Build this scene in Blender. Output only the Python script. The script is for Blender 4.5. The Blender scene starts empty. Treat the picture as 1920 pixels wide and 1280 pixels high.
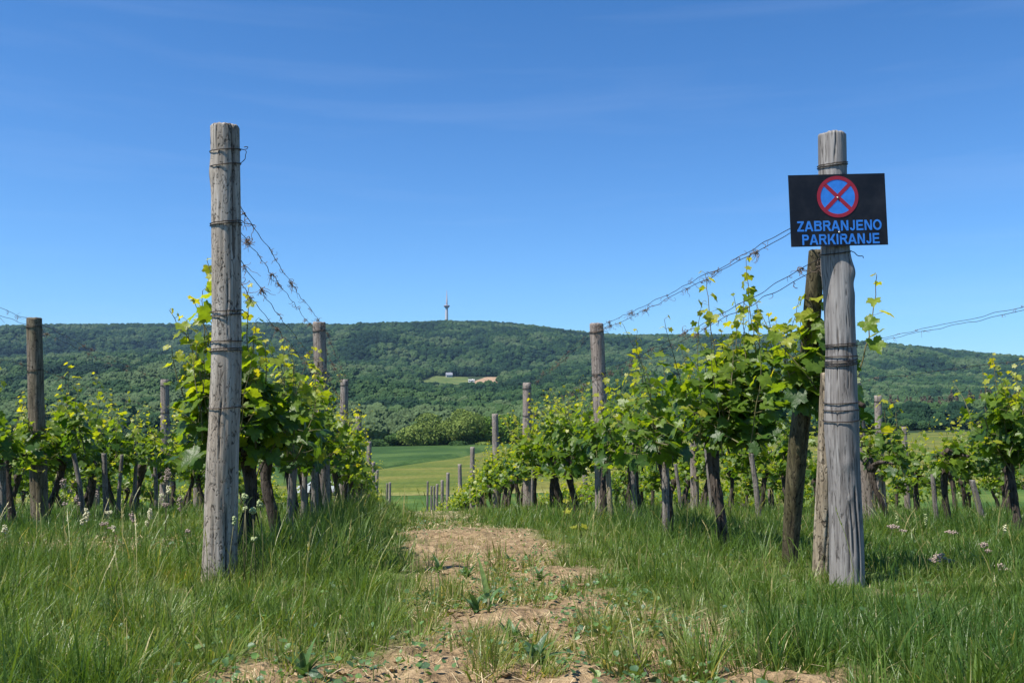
import bpy, math, random
import numpy as np

sc = bpy.context.scene
COL = sc.collection
R = math.radians

# ------------------------------------------------------------------ camera
F = 1707.0                        # focal length in photo pixels (1920 wide)
PITCH = math.atan(120.0 / F)
cam = bpy.data.objects.new('camera', bpy.data.cameras.new('camera'))
COL.objects.link(cam)
sc.camera = cam
cam.data.sensor_width = 36.0
cam.data.lens = 36.0 * F / 1920.0
cam.data.clip_start = 0.05
cam.data.clip_end = 20000.0
cam.location = (0, 0, 0)
cam.rotation_euler = (math.pi / 2 + PITCH, 0, 0)

# ------------------------------------------------------------------ sky, sun, exposure
SUN = np.array([-0.43, -0.25, 0.866]); SUN /= np.linalg.norm(SUN)
EL = math.asin(SUN[2]); AZ = math.atan2(SUN[0], SUN[1]) % (2 * math.pi)
world = bpy.data.worlds.new('World'); sc.world = world; world.use_nodes = True
wn, wl = world.node_tree.nodes, world.node_tree.links
sky = wn.new('ShaderNodeTexSky'); sky.sky_type = 'NISHITA'; sky.sun_disc = False
sky.sun_elevation = EL; sky.sun_rotation = AZ
sky.altitude = 200; sky.air_density = 1.0; sky.dust_density = 0.3; sky.ozone_density = 3.0
# faint cirrus streaks: a thin veil of white, stretched along the horizon
tc = wn.new('ShaderNodeTexCoord'); mp = wn.new('ShaderNodeMapping'); mp.inputs['Scale'].default_value = (1.2, 1.2, 14.0)
mp.inputs['Rotation'].default_value = (0.0, R(3), 0.0)
nz = wn.new('ShaderNodeTexNoise'); nz.inputs['Scale'].default_value = 2.1; nz.inputs['Detail'].default_value = 7; nz.inputs['Roughness'].default_value = 0.55
nz.inputs['Distortion'].default_value = 0.4
rp = wn.new('ShaderNodeMapRange'); rp.inputs[1].default_value = 0.50; rp.inputs[2].default_value = 0.85; rp.inputs[3].default_value = 0.0; rp.inputs[4].default_value = 0.055
mx = wn.new('ShaderNodeMix'); mx.data_type = 'RGBA'; mx.inputs[7].default_value = (7.0, 7.6, 8.6, 1)
wl.new(tc.outputs['Generated'], mp.inputs[0]); wl.new(mp.outputs[0], nz.inputs['Vector'])
wl.new(nz.outputs[0], rp.inputs[0]); wl.new(rp.outputs[0], mx.inputs[0]); wl.new(sky.outputs[0], mx.inputs[6])
hue = wn.new('ShaderNodeMix'); hue.data_type = 'RGBA'; hue.blend_type = 'MULTIPLY'; hue.inputs[0].default_value = 1.0; hue.inputs[7].default_value = (0.55, 0.88, 1.15, 1)
sx_ = wn.new('ShaderNodeSeparateXYZ'); wl.new(tc.outputs['Generated'], sx_.inputs[0])
zr = wn.new('ShaderNodeMapRange'); zr.inputs[1].default_value = 0.03; zr.inputs[2].default_value = 0.48; wl.new(sx_.outputs[2], zr.inputs[0])
gr = wn.new('ShaderNodeMix'); gr.data_type = 'RGBA'; gr.inputs[6].default_value = (0.56, 0.86, 1.17, 1); gr.inputs[7].default_value = (0.27, 0.64, 0.99, 1)
wl.new(zr.outputs[0], gr.inputs[0]); wl.new(gr.outputs[2], hue.inputs[7])
wl.new(sky.outputs[0], hue.inputs[6]); wl.new(hue.outputs[2], mx.inputs[6])
wl.new(mx.outputs[2], wn['Background'].inputs[0])
wn['Background'].inputs[1].default_value = 0.086
sun = bpy.data.objects.new('sun', bpy.data.lights.new('sun', 'SUN')); COL.objects.link(sun)
sun.data.energy = 4.8; sun.data.angle = R(0.53); sun.data.color = (1.0, 0.95, 0.87)
from mathutils import Vector
sun.rotation_euler = Vector(SUN).to_track_quat('Z', 'Y').to_euler()
sun.location = (-20, -10, 40)
sc.view_settings.view_transform = 'Standard'; sc.view_settings.look = 'None'
sc.view_settings.exposure = 0.85; sc.view_settings.gamma = 1.0
sc.render.engine = 'CYCLES'
sc.cycles.max_bounces = 8; sc.cycles.diffuse_bounces = 3; sc.cycles.glossy_bounces = 2
sc.cycles.transmission_bounces = 4; sc.cycles.transparent_max_bounces = 8; sc.cycles.volume_bounces = 0
sc.cycles.use_denoising = True

# ------------------------------------------------------------------ helpers
rng = np.random.default_rng(11)
random.seed(5)

def P(px, py, d):
    """world point on the photo's sight line (px, py) at depth y = d"""
    X = (px - 960) / F; Y = -(py - 640) / F
    c, s = math.cos(PITCH), math.sin(PITCH)
    v = np.array([X, c - Y * s, s + Y * c])
    return v * (d / v[1])

def hash3(ix, iy, iz, seed):
    h = (ix * 374761393 + iy * 668265263 + iz * 2147483647 + seed * 974634777) & 0xFFFFFFFF
    h = ((h ^ (h >> 13)) * 1274126177) & 0xFFFFFFFF
    h = (h ^ (h >> 16)) & 0xFFFFFFFF
    return h / 4294967295.0

def vnoise(p, seed=0):
    p = np.asarray(p, float)
    i = np.floor(p).astype(np.int64); f = p - i
    f = f * f * (3 - 2 * f)
    out = 0
    for dx in (0, 1):
        wx = f[..., 0] if dx else 1 - f[..., 0]
        for dy in (0, 1):
            wy = f[..., 1] if dy else 1 - f[..., 1]
            for dz in (0, 1):
                wz = f[..., 2] if dz else 1 - f[..., 2]
                out = out + wx * wy * wz * hash3(i[..., 0] + dx, i[..., 1] + dy, i[..., 2] + dz, seed)
    return out

def fbm(p, oct=4, seed=0):
    p = np.asarray(p, float); a, s, t = 1.0, 0.0, 0.0
    for o in range(oct):
        s = s + a * vnoise(p, seed + o * 17); t += a
        a *= 0.5; p = p * 2.03
    return s / t

def p3(x, y, z=0.0):
    x, y, z = np.broadcast_arrays(np.asarray(x, float), np.asarray(y, float), np.asarray(z, float))
    return np.stack([x, y, z], -1)

def sstep(a, b, x):
    t = np.clip((np.asarray(x, float) - a) / (b - a), 0, 1)
    return t * t * (3 - 2 * t)

def mesh_np(name, V, quads=None, tris=None, attrs=None, smooth=True, mats=None, mat_idx=None):
    me = bpy.data.meshes.new(name)
    V = np.asarray(V, np.float32)
    parts, starts, off = [], [], 0
    for q, n in ((quads, 4), (tris, 3)):
        if q is None or len(q) == 0: continue
        q = np.asarray(q, np.int32)
        parts.append(q.ravel()); starts.append(off + np.arange(len(q), dtype=np.int32) * n); off += q.size
    li = np.concatenate(parts); ls = np.concatenate(starts)
    me.vertices.add(len(V)); me.vertices.foreach_set('co', V.ravel())
    me.loops.add(len(li)); me.loops.foreach_set('vertex_index', li)
    me.polygons.add(len(ls)); me.polygons.foreach_set('loop_start', ls)
    if mat_idx is not None: me.polygons.foreach_set('material_index', np.asarray(mat_idx, np.int32))
    me.update(calc_edges=True); me.validate()
    me.polygons.foreach_set('use_smooth', np.full(len(me.polygons), smooth))
    for k, a in (attrs or {}).items():
        at = me.attributes.new(k, 'FLOAT', 'POINT'); at.data.foreach_set('value', np.asarray(a, np.float32))
    for m in (mats or []): me.materials.append(m)
    return me

class MB:
    """collects tubes, boxes and loose faces into one mesh"""
    def __init__(s): s.V = []; s.Q = []; s.T = []; s.n = 0; s.A = []
    def add(s, V, quads=(), tris=(), a=0.0):
        V = np.asarray(V, float).reshape(-1, 3)
        if len(quads): s.Q.append(np.asarray(quads) + s.n)
        if len(tris): s.T.append(np.asarray(tris) + s.n)
        s.V.append(V); s.A.append(np.broadcast_to(np.asarray(a, float), (len(V),))); s.n += len(V)
    def tube(s, pts, rad, segs=6, seed=None, lump=0.0, cap=True, a=0.0):
        pts = np.asarray(pts, float); n = len(pts)
        rad = np.broadcast_to(np.asarray(rad, float), (n,))
        tan = np.gradient(pts, axis=0); tan /= np.linalg.norm(tan, axis=1)[:, None] + 1e-12
        ref = np.array([0.0, 0, 1]) if abs(tan[0][2]) < 0.8 else np.array([1.0, 0, 0])
        N = []; 
        for t in tan:
            u = ref - t * np.dot(ref, t); u /= np.linalg.norm(u) + 1e-12; N.append(u); ref = u
        N = np.array(N); B = np.cross(tan, N)
        ang = np.arange(segs) * 2 * math.pi / segs
        rr = rad[:, None] * np.ones(segs)
        if lump:
            q = np.stack([np.cos(ang)[None, :] * 1.5 + 0 * rr, np.sin(ang)[None, :] * 1.5 + 0 * rr,
                          (np.arange(n) * 0.55)[:, None] + 0 * rr], -1)
            rr = rr * (1 + lump * (fbm(q, 3, seed or 0) - 0.5) * 2)
        V = pts[:, None] + rr[..., None] * (np.cos(ang)[None, :, None] * N[:, None] + np.sin(ang)[None, :, None] * B[:, None])
        V = V.reshape(-1, 3)
        i = np.arange(n - 1)[:, None] * segs; j = np.arange(segs)[None]
        k = (j + 1) % segs
        Q = np.stack([i + j, i + k, i + segs + k, i + segs + j], -1).reshape(-1, 4)
        T = []
        if cap:
            V = np.vstack([V, pts[:1], pts[-1:]]); c0, c1 = n * segs, n * segs + 1
            e = (n - 1) * segs
            T = [(c0, (q + 1) % segs, q) for q in range(segs)] + [(c1, e + q, e + (q + 1) % segs) for q in range(segs)]
        s.add(V, Q, T, a)
    def box(s, c, size, a=0.0):
        c = np.asarray(c, float); h = np.asarray(size, float) / 2
        V = np.array([[x, y, z] for x in (-1, 1) for y in (-1, 1) for z in (-1, 1)]) * h + c
        s.add(V, [(0, 1, 3, 2), (4, 6, 7, 5), (0, 4, 5, 1), (2, 3, 7, 6), (0, 2, 6, 4), (1, 5, 7, 3)], (), a)
    def mesh(s, name, mat, smooth=True):
        return mesh_np(name, np.vstack(s.V), np.vstack(s.Q) if s.Q else None, np.vstack(s.T) if s.T else None,
                       {'age_tone': np.concatenate(s.A)}, smooth, [mat] if mat else None)

def put(name, me, parent=None, loc=None, rot=None, kind=None):
    o = bpy.data.objects.new(name, me); COL.objects.link(o)
    if parent is not None: o.parent = parent
    if loc is not None: o.location = loc
    if rot is not None: o.rotation_euler = rot
    if kind: o['kind'] = kind
    return o

def tag(o, label, cat, group=None):
    o['label'] = label; o['category'] = cat
    if group: o['group'] = group
    return o

def thing(name, loc, label, cat, group=None, rz=0.0):
    o = bpy.data.objects.new(name, None); COL.objects.link(o)
    o.empty_display_size = 0.1; o.location = [float(v) for v in loc]; o.rotation_euler = (0, 0, rz)
    return tag(o, label, cat, group)

ORD = ('first second third fourth fifth sixth seventh eighth ninth tenth eleventh twelfth thirteenth fourteenth '
       'fifteenth sixteenth seventeenth eighteenth nineteenth twentieth').split()
ORD += ['twenty-' + o for o in ORD[:9]] + ['thirtieth'] + ['thirty-' + o for o in ORD[:9]] + ['fortieth'] + ['forty-' + o for o in ORD[:9]]

# ------------------------------------------------------------------ materials
def nodemat(name):
    m = bpy.data.materials.new(name); m.use_nodes = True
    nt = m.node_tree; nt.nodes.clear()
    return m, nt.nodes, nt.links

def N(nodes, t, **kw):
    n = nodes.new(t)
    for k, v in kw.items():
        if isinstance(k, str) and hasattr(n, k): setattr(n, k, v)
    return n

def ramp(nodes, stops, interp='LINEAR'):
    r = nodes.new('ShaderNodeValToRGB'); cr = r.color_ramp; cr.interpolation = interp
    while len(cr.elements) < len(stops): cr.elements.new(0.5)
    for e, (p, c) in zip(cr.elements, stops): e.position = p; e.color = (*c, 1)
    return r

def noise(nodes, links, scale, detail=5, rough=0.55, vec=None, stretch=None, dist=0.0, coord='Object'):
    n = nodes.new('ShaderNodeTexNoise'); n.inputs['Scale'].default_value = scale
    n.inputs['Detail'].default_value = detail; n.inputs['Roughness'].default_value = rough; n.inputs['Distortion'].default_value = dist
    if vec is None:
        t = nodes.new('ShaderNodeTexCoord'); vec = t.outputs[coord]
    if stretch:
        m = nodes.new('ShaderNodeMapping'); m.inputs['Scale'].default_value = stretch; links.new(vec, m.inputs[0]); vec = m.outputs[0]
    links.new(vec, n.inputs['Vector'])
    return n

def out(nodes, links, shader):
    o = nodes.new('ShaderNodeOutputMaterial'); links.new(shader, o.inputs[0]); return o

def plain(name, col, rough=0.6, metal=0.0, spec=0.5, vary=0.15, scale=8.0):
    m, n, l = nodemat(name)
    b = n.new('ShaderNodeBsdfPrincipled'); b.inputs['Roughness'].default_value = rough; b.inputs['Metallic'].default_value = metal
    b.inputs['Specular IOR Level'].default_value = spec
    t = noise(n, l, scale); r = ramp(n, [(0.3, [c * (1 - vary) for c in col]), (0.7, [min(1, c * (1 + vary)) for c in col])])
    l.new(t.outputs[0], r.inputs[0]); l.new(r.outputs[0], b.inputs['Base Color']); out(n, l, b.outputs[0])
    return m

def wood(name, dark, mid, light, scale=1.0, warm=None, bump=0.6, wst=0.45, wamt=0.9):
    """weathered timber: long grain, checks and worm tracks"""
    m, n, l = nodemat(name)
    b = n.new('ShaderNodeBsdfPrincipled'); b.inputs['Roughness'].default_value = 0.85; b.inputs['Specular IOR Level'].default_value = 0.25
    g = noise(n, l, 70 * scale, 6, 0.6, stretch=(1, 1, 0.045), dist=0.3)
    w = noise(n, l, 55 * scale, 4, 0.6, stretch=(1, 1, wst), dist=1.6)
    big = noise(n, l, 6 * scale, 5, 0.6, stretch=(1, 1, 0.35))
    r = ramp(n, [(0.28, dark), (0.5, mid), (0.72, light)])
    l.new(g.outputs[0], r.inputs[0])
    # dark checks and worm tracks
    cr = ramp(n, [(0.36, (0.16, 0.145, 0.13)), (0.45, (1, 1, 1))]); l.new(w.outputs[0], cr.inputs[0])
    m1 = n.new('ShaderNodeMix'); m1.data_type = 'RGBA'; m1.blend_type = 'MULTIPLY'; m1.inputs[0].default_value = wamt
    l.new(r.outputs[0], m1.inputs[6]); l.new(cr.outputs[0], m1.inputs[7])
    br = ramp(n, [(0.35, warm or (0.78, 0.74, 0.70)), (0.65, (1.1, 1.1, 1.1))]); l.new(big.outputs[0], br.inputs[0])
    m2 = n.new('ShaderNodeMix'); m2.data_type = 'RGBA'; m2.blend_type = 'MULTIPLY'; m2.inputs[0].default_value = 0.9
    l.new(m1.outputs[2], m2.inputs[6]); l.new(br.outputs[0], m2.inputs[7])
    at = n.new('ShaderNodeAttribute'); at.attribute_name = 'age_tone'
    m3 = n.new('ShaderNodeMix'); m3.data_type = 'RGBA'; l.new(at.outputs['Fac'], m3.inputs[0])
    l.new(m2.outputs[2], m3.inputs[6]); m3.inputs[7].default_value = (0.035, 0.028, 0.022, 1)
    l.new(m3.outputs[2], b.inputs['Base Color'])
    ad = n.new('ShaderNodeMath'); ad.operation = 'ADD'
    cw = n.new('ShaderNodeMapRange'); cw.inputs[1].default_value = 0.33; cw.inputs[2].default_value = 0.47; cw.inputs[4].default_value = 0.8
    l.new(w.outputs[0], cw.inputs[0]); l.new(g.outputs[0], ad.inputs[0]); l.new(cw.outputs[0], ad.inputs[1])
    bp = n.new('ShaderNodeBump'); bp.inputs['Strength'].default_value = bump; bp.inputs['Distance'].default_value = 0.006
    l.new(ad.outputs[0], bp.inputs['Height']); l.new(bp.outputs[0], b.inputs['Normal'])
    out(n, l, b.outputs[0])
    return m

M_POST_A = wood('grey_post_wood', (0.12, 0.105, 0.088), (0.30, 0.272, 0.235), (0.46, 0.425, 0.38), warm=(0.85, 0.77, 0.68))
M_POST_B = wood('silver_post_wood', (0.11, 0.10, 0.095), (0.235, 0.22, 0.208), (0.33, 0.315, 0.30), scale=0.9, warm=(0.72, 0.70, 0.68), bump=0.45, wst=0.10, wamt=0.7)
M_POST_C = wood('brown_post_wood', (0.06, 0.045, 0.032), (0.15, 0.12, 0.09), (0.27, 0.23, 0.18), warm=(0.7, 0.72, 0.5))
M_POST_D = wood('old_post_wood', (0.10, 0.082, 0.07), (0.24, 0.205, 0.18), (0.36, 0.32, 0.285), scale=0.8)
M_STAKE = wood('stake_wood', (0.07, 0.06, 0.052), (0.18, 0.162, 0.145), (0.32, 0.295, 0.27), scale=1.3)
M_BARK = wood('vine_bark', (0.022, 0.017, 0.013), (0.06, 0.047, 0.037), (0.14, 0.115, 0.095), scale=0.9, bump=1.0)
M_PALEBARK = wood('pale_bark', (0.10, 0.08, 0.055), (0.30, 0.25, 0.18), (0.50, 0.44, 0.34), scale=0.8, bump=1.0)
M_WIRE = plain('rusty_wire', (0.03, 0.022, 0.018), 0.6, 0.4)
M_TENDRIL = plain('dry_tendril', (0.13, 0.095, 0.07), 0.9, vary=0.4, scale=30)
M_STEM = plain('green_stem', (0.11, 0.10, 0.035), 0.6, vary=0.35, scale=20)

def leafmat(name, old, mid, young, trans=0.45, gloss=0.35, rough=0.42, tcol=(1.5, 1.6, 0.55), veins=True):
    m, n, l = nodemat(name)
    at = n.new('ShaderNodeAttribute'); at.attribute_name = 'age_tone'
    r = ramp(n, [(0.0, old), (0.5, mid), (1.0, young)]); l.new(at.outputs['Fac'], r.inputs[0])
    t = noise(n, l, 45, 3, 0.6)
    hv = n.new('ShaderNodeHueSaturation'); mr = n.new('ShaderNodeMapRange'); mr.inputs[1].default_value = 0.3; mr.inputs[2].default_value = 0.7
    mr.inputs[3].default_value = 0.75; mr.inputs[4].default_value = 1.25
    l.new(t.outputs[0], mr.inputs[0]); l.new(mr.outputs[0], hv.inputs['Value']); l.new(r.outputs[0], hv.inputs['Color'])
    b = n.new('ShaderNodeBsdfPrincipled'); b.inputs['Roughness'].default_value = rough; b.inputs['Specular IOR Level'].default_value = gloss
    l.new(hv.outputs[0], b.inputs['Base Color'])
    tr = n.new('ShaderNodeBsdfTranslucent'); mc = n.new('ShaderNodeMix'); mc.data_type = 'RGBA'; mc.blend_type = 'MULTIPLY'; mc.inputs[0].default_value = 1
    l.new(hv.outputs[0], mc.inputs[6]); mc.inputs[7].default_value = (*tcol, 1); l.new(mc.outputs[2], tr.inputs['Color'])
    bp = n.new('ShaderNodeBump'); bp.inputs['Strength'].default_value = 0.5; bp.inputs['Distance'].default_value = 0.004
    t2 = noise(n, l, 90, 3, 0.6); l.new(t2.outputs[0], bp.inputs['Height']); l.new(bp.outputs[0], b.inputs['Normal'])
    mx = n.new('ShaderNodeMixShader'); mx.inputs[0].default_value = trans
    l.new(b.outputs[0], mx.inputs[1]); l.new(tr.outputs[0], mx.inputs[2]); out(n, l, mx.outputs[0])
    return m

M_LEAF = leafmat('vine_leaf', (0.045, 0.105, 0.018), (0.155, 0.235, 0.020), (0.36, 0.36, 0.04), trans=0.55, gloss=0.45, rough=0.4, tcol=(1.9, 1.7, 0.4))
M_GRASS = leafmat('grass_blade', (0.048, 0.112, 0.020), (0.125, 0.195, 0.032), (0.46, 0.38, 0.18), trans=0.42, gloss=0.35, rough=0.38, tcol=(1.5, 1.4, 0.55))
M_WEED = leafmat('weed_leaf', (0.05, 0.10, 0.045), (0.10, 0.19, 0.05), (0.22, 0.28, 0.08), trans=0.3)
M_STRAW = plain('straw', (0.46, 0.36, 0.21), 0.8, vary=0.3, scale=25)
M_FLOWER = plain('cream_flower', (0.55, 0.52, 0.33), 0.8, vary=0.2, scale=60)
M_SEED = plain('pinkish_seed', (0.30, 0.235, 0.19), 0.85, vary=0.2, scale=60)
M_GRASSHEAD = plain('green_grass_head', (0.28, 0.32, 0.14), 0.85, vary=0.25, scale=60)

def soilmat():
    m, n, l = nodemat('vineyard_soil')
    b = n.new('ShaderNodeBsdfPrincipled'); b.inputs['Roughness'].default_value = 0.95; b.inputs['Specular IOR Level'].default_value = 0.15
    t = n.new('ShaderNodeTexCoord'); v = t.outputs['Object']
    a = noise(n, l, 2.2, 8, 0.65, v); f = noise(n, l, 60, 4, 0.65, v); c = noise(n, l, 14, 6, 0.6, v)
    r = ramp(n, [(0.30, (0.15, 0.10, 0.056)), (0.5, (0.315, 0.22, 0.125)), (0.72, (0.45, 0.335, 0.20))]); l.new(c.outputs[0], r.inputs[0])
    r2 = ramp(n, [(0.35, (0.62, 0.62, 0.6)), (0.65, (1.12, 1.1, 1.05))]); l.new(f.outputs[0], r2.inputs[0])
    m1 = n.new('ShaderNodeMix'); m1.data_type = 'RGBA'; m1.blend_type = 'MULTIPLY'; m1.inputs[0].default_value = 1
    l.new(r.outputs[0], m1.inputs[6]); l.new(r2.outputs[0], m1.inputs[7])
    # green sward where the 'sward' attribute says plants cover the soil, plain meadow far off
    at = n.new('ShaderNodeAttribute'); at.attribute_name = 'sward'
    g = ramp(n, [(0.3, (0.045, 0.075, 0.02)), (0.7, (0.11, 0.15, 0.04))]); l.new(a.outputs[0], g.inputs[0])
    m2 = n.new('ShaderNodeMix'); m2.data_type = 'RGBA'; l.new(at.outputs['Fac'], m2.inputs[0])
    l.new(m1.outputs[2], m2.inputs[6]); l.new(g.outputs[0], m2.inputs[7])
    l.new(m2.outputs[2], b.inputs['Base Color'])
    ad = n.new('ShaderNodeMath'); ad.operation = 'MULTIPLY_ADD'; ad.inputs[1].default_value = 0.35
    l.new(f.outputs[0], ad.inputs[0]); l.new(c.outputs[0], ad.inputs[2])
    bp = n.new('ShaderNodeBump'); bp.inputs['Strength'].default_value = 1.0; bp.inputs['Distance'].default_value = 0.05
    l.new(ad.outputs[0], bp.inputs['Height']); l.new(bp.outputs[0], b.inputs['Normal'])
    out(n, l, b.outputs[0]); return m
M_SOIL = soilmat()

def fieldmat(name, a, b_, c, streak=(0.02, 0.14, 1), fine=1.6, rot=0.0):
    m, n, l = nodemat(name)
    b = n.new('ShaderNodeBsdfPrincipled'); b.inputs['Roughness'].default_value = 0.9; b.inputs['Specular IOR Level'].default_value = 0.1
    t = n.new('ShaderNodeTexCoord'); mp = n.new('ShaderNodeMapping'); mp.inputs['Rotation'].default_value = (0, 0, rot); l.new(t.outputs['Object'], mp.inputs[0]); v = mp.outputs[0]
    s = noise(n, l, 1.0, 6, 0.6, v, stretch=streak); f = noise(n, l, fine, 4, 0.7, v, stretch=(1, 0.5, 1))
    r = ramp(n, [(0.41, a), (0.5, b_), (0.59, c)]); l.new(s.outputs[0], r.inputs[0])
    r2 = ramp(n, [(0.3, (0.7, 0.72, 0.7)), (0.7, (1.25, 1.22, 1.2))]); l.new(f.outputs[0], r2.inputs[0])
    m1 = n.new('ShaderNodeMix'); m1.data_type = 'RGBA'; m1.blend_type = 'MULTIPLY'; m1.inputs[0].default_value = 1
    l.new(r.outputs[0], m1.inputs[6]); l.new(r2.outputs[0], m1.inputs[7]); l.new(m1.outputs[2], b.inputs['Base Color'])
    bp = n.new('ShaderNodeBump'); bp.inputs['Strength'].default_value = 0.6; bp.inputs['Distance'].default_value = 0.3
    l.new(f.outputs[0], bp.inputs['Height']); l.new(bp.outputs[0], b.inputs['Normal'])
    out(n, l, b.outputs[0]); return m

def forestmat(name, attr_type, stops, scale):
    m, n, l = nodemat(name)
    b = n.new('ShaderNodeBsdfPrincipled'); b.inputs['Roughness'].default_value = 0.8; b.inputs['Specular IOR Level'].default_value = 0.15
    at = n.new('ShaderNodeAttribute'); at.attribute_name = 'tint'; at.attribute_type = attr_type
    r = ramp(n, stops); l.new(at.outputs['Fac'], r.inputs[0])
    t = noise(n, l, scale, 4, 0.7)
    r2 = ramp(n, [(0.3, (0.6, 0.62, 0.6)), (0.7, (1.3, 1.28, 1.25))]); l.new(t.outputs[0], r2.inputs[0])
    m1 = n.new('ShaderNodeMix'); m1.data_type = 'RGBA'; m1.blend_type = 'MULTIPLY'; m1.inputs[0].default_value = 1
    l.new(r.outputs[0], m1.inputs[6]); l.new(r2.outputs[0], m1.inputs[7]); l.new(m1.outputs[2], b.inputs['Base Color'])
    out(n, l, b.outputs[0]); return m

# ------------------------------------------------------------------ terrain
def ground_z(x, y):
    x = np.asarray(x, float); y = np.asarray(y, float)
    q = np.clip(y - 6, 0, None); qq = np.minimum(q, 16.0)
    near = -0.47 - 0.07 * y - 0.0027 * qq ** 2 - 0.0864 * (q - qq)
    far = -8.3 - 0.0174 * (y - 75) + 0.02 * x
    k = 0.8
    w = np.clip(0.5 + 0.5 * (far - near) / k, 0, 1)
    return near * (1 - w) + far * w + k * w * (1 - w)

LROW = (-0.735, -0.130)            # x = a + b*y of the row left of the path
RROW = (1.90, -0.119)
GAP = 2.67
def row_x(row, d):
    d = np.asarray(d, float); far = np.clip(d - 22, 0, None) ** 2
    if row < 0: a, b = LROW; return a + (row + 1) * GAP + b * d + 0.0009 * far
    a, b = RROW; return a + (row - 1) * GAP + b * d - 0.0011 * far

def path_w(x, y):
    """1 on the bare middle of the path between the two rows, 0 off it"""
    mid = 0.5 * (row_x(-1, y) + row_x(1, y)) - 0.10
    hw = 0.36 + 0.06 * np.sin(y * 1.1) + 0.06 * sstep(4.0, 2.0, y)
    wob = (fbm(p3(x * 2.2, y * 2.2), 3, 5) - 0.5) * 0.5
    p = 1 - sstep(hw - 0.12, hw + 0.16, np.abs(x - mid) + wob)
    return p

def bare_w(x, y):
    p = path_w(x, y)
    front = (1 - sstep(2.13, 2.34, y + 0.25 * (fbm(p3(x * 3, y * 3), 3, 9) - 0.5))) * sstep(-0.85, -0.55, x) * (1 - sstep(0.38, 0.6, x))
    patch = np.exp(-(((x + 2.55) / 0.7) ** 2 + ((y - 5.6) / 0.7) ** 2)) * 0.8
    p = p * (1 - 0.62 * sstep(5.6, 9.0, y)) * (0.80 + 0.20 * sstep(0.40, 0.55, fbm(p3(x * 1.8, y * 1.3), 3, 61)))
    return np.clip(np.maximum(np.maximum(p, front), patch), 0, 1)

ny, nx = 620, 420
yy = np.concatenate([np.linspace(-6, 1.2, 30), 1.2 * np.exp(np.linspace(0, math.log(4200 / 1.2), ny - 29))[1:]])
ny = len(yy)
uu = np.linspace(-1, 1, nx); uu = np.sign(uu) * (0.72 * np.abs(uu) + 0.5 * np.abs(uu) ** 6)
X = uu[None, :] * (np.clip(yy, 0, None)[:, None] + 4.0 - 2.6 * np.exp(-np.clip(yy, 0, None)[:, None] / 8)); Y = np.repeat(yy[:, None], nx, 1)
Z = ground_z(X, Y)
clod = (fbm(p3(X * 5, Y * 5), 5, 3) - 0.5) * 0.10 + (fbm(p3(X * 22, Y * 22), 3, 4) - 0.5) * 0.03
Z = Z + clod * (1 - sstep(9, 16, Y)) * (0.35 + 0.65 * bare_w(X, Y)) + (fbm(p3(X * 0.5, Y * 0.5), 3, 8) - 0.5) * 0.10 * (1 - sstep(20, 40, Y)) * sstep(2, 6, Y)
Z = Z - 6.0 * sstep(300, 420, Y)                       # drops under the hill sheet
sward = np.clip(1.0 - 1.15 * bare_w(X, Y) * (1 - sstep(9, 15, Y) * 0.75), 0, 1) * (0.65 + 0.35 * sstep(0.42, 0.55, fbm(p3(X * 3, Y * 3), 4, 14)))
sward = np.where(Y > 50, 1.0, sward)
idx = np.arange(ny * nx).reshape(ny, nx)
Q = np.stack([idx[:-1, :-1], idx[:-1, 1:], idx[1:, 1:], idx[1:, :-1]], -1).reshape(-1, 4)
put('ground', mesh_np('ground', np.stack([X, Y, Z], -1).reshape(-1, 3), Q, None, {'sward': sward.ravel()}, True, [M_SOIL]), kind='structure')

def sheet(name, poly_fn, y0, y1, mat, lift=0.06, nyy=60, nxx=60, zfn=None):
    """ground-following sheet whose x limits are given per y"""
    ys = np.linspace(y0, y1, nyy); V = []
    for y in ys:
        xa, xb = poly_fn(y)
        xs = np.linspace(xa, xb, nxx); V.append(np.stack([xs, np.full(nxx, y), (zfn or ground_z)(xs, np.full(nxx, y)) + lift], -1))
    V = np.array(V)
    if lift > 0.2: V[0, :, 2] -= lift - 0.02; V[:, 0, 2] -= lift - 0.02; V[:, -1, 2] -= lift - 0.02; V[-1, :, 2] -= lift - 0.02
    V = V.reshape(-1, 3); i = np.arange(nyy * nxx).reshape(nyy, nxx)
    q = np.stack([i[:-1, :-1], i[:-1, 1:], i[1:, 1:], i[1:, :-1]], -1).reshape(-1, 4)
    return put(name, mesh_np(name, V, q, None, None, True, [mat]), kind='structure')

M_WHEAT = fieldmat('ripening_crop', (0.07, 0.10, 0.018), (0.10, 0.122, 0.023), (0.145, 0.14, 0.035))
M_CROP = fieldmat('green_crop', (0.026, 0.06, 0.014), (0.038, 0.078, 0.018), (0.06, 0.105, 0.026), streak=(0.05, 0.05, 1))
M_STRIP = fieldmat('dry_verge', (0.11, 0.135, 0.03), (0.16, 0.165, 0.045), (0.23, 0.21, 0.08))
M_MEADOW = fieldmat('meadow_grass', (0.04, 0.085, 0.016), (0.06, 0.11, 0.022), (0.10, 0.14, 0.03), streak=(0.08, 0.1, 1))
# dark crop: lower edge runs obliquely from (-20, 133) to (-5, 219)
def crop_edge(y): return -20.2 + (y - 133) * (15.2 / 86.0) + 1.2 * math.sin(y * 0.08)
sheet('meadow', lambda y: (-0.8 * y, 0.8 * y), 58, 89, M_MEADOW, 0.05)
sheet('verge_strip', lambda y: (-0.8 * y, 0.8 * y), 89, 93.5, M_STRIP, 0.08, 6)
sheet('wheat_field', lambda y: (max(-0.8 * y, crop_edge(y)) if y > 100 else -0.8 * y, 0.8 * y), 93.5, 330, M_WHEAT, 0.45, 90)
sheet('green_crop_field', lambda y: (-0.8 * y, crop_edge(y)), 100.5, 262, M_CROP, 0.7, 70)

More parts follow.
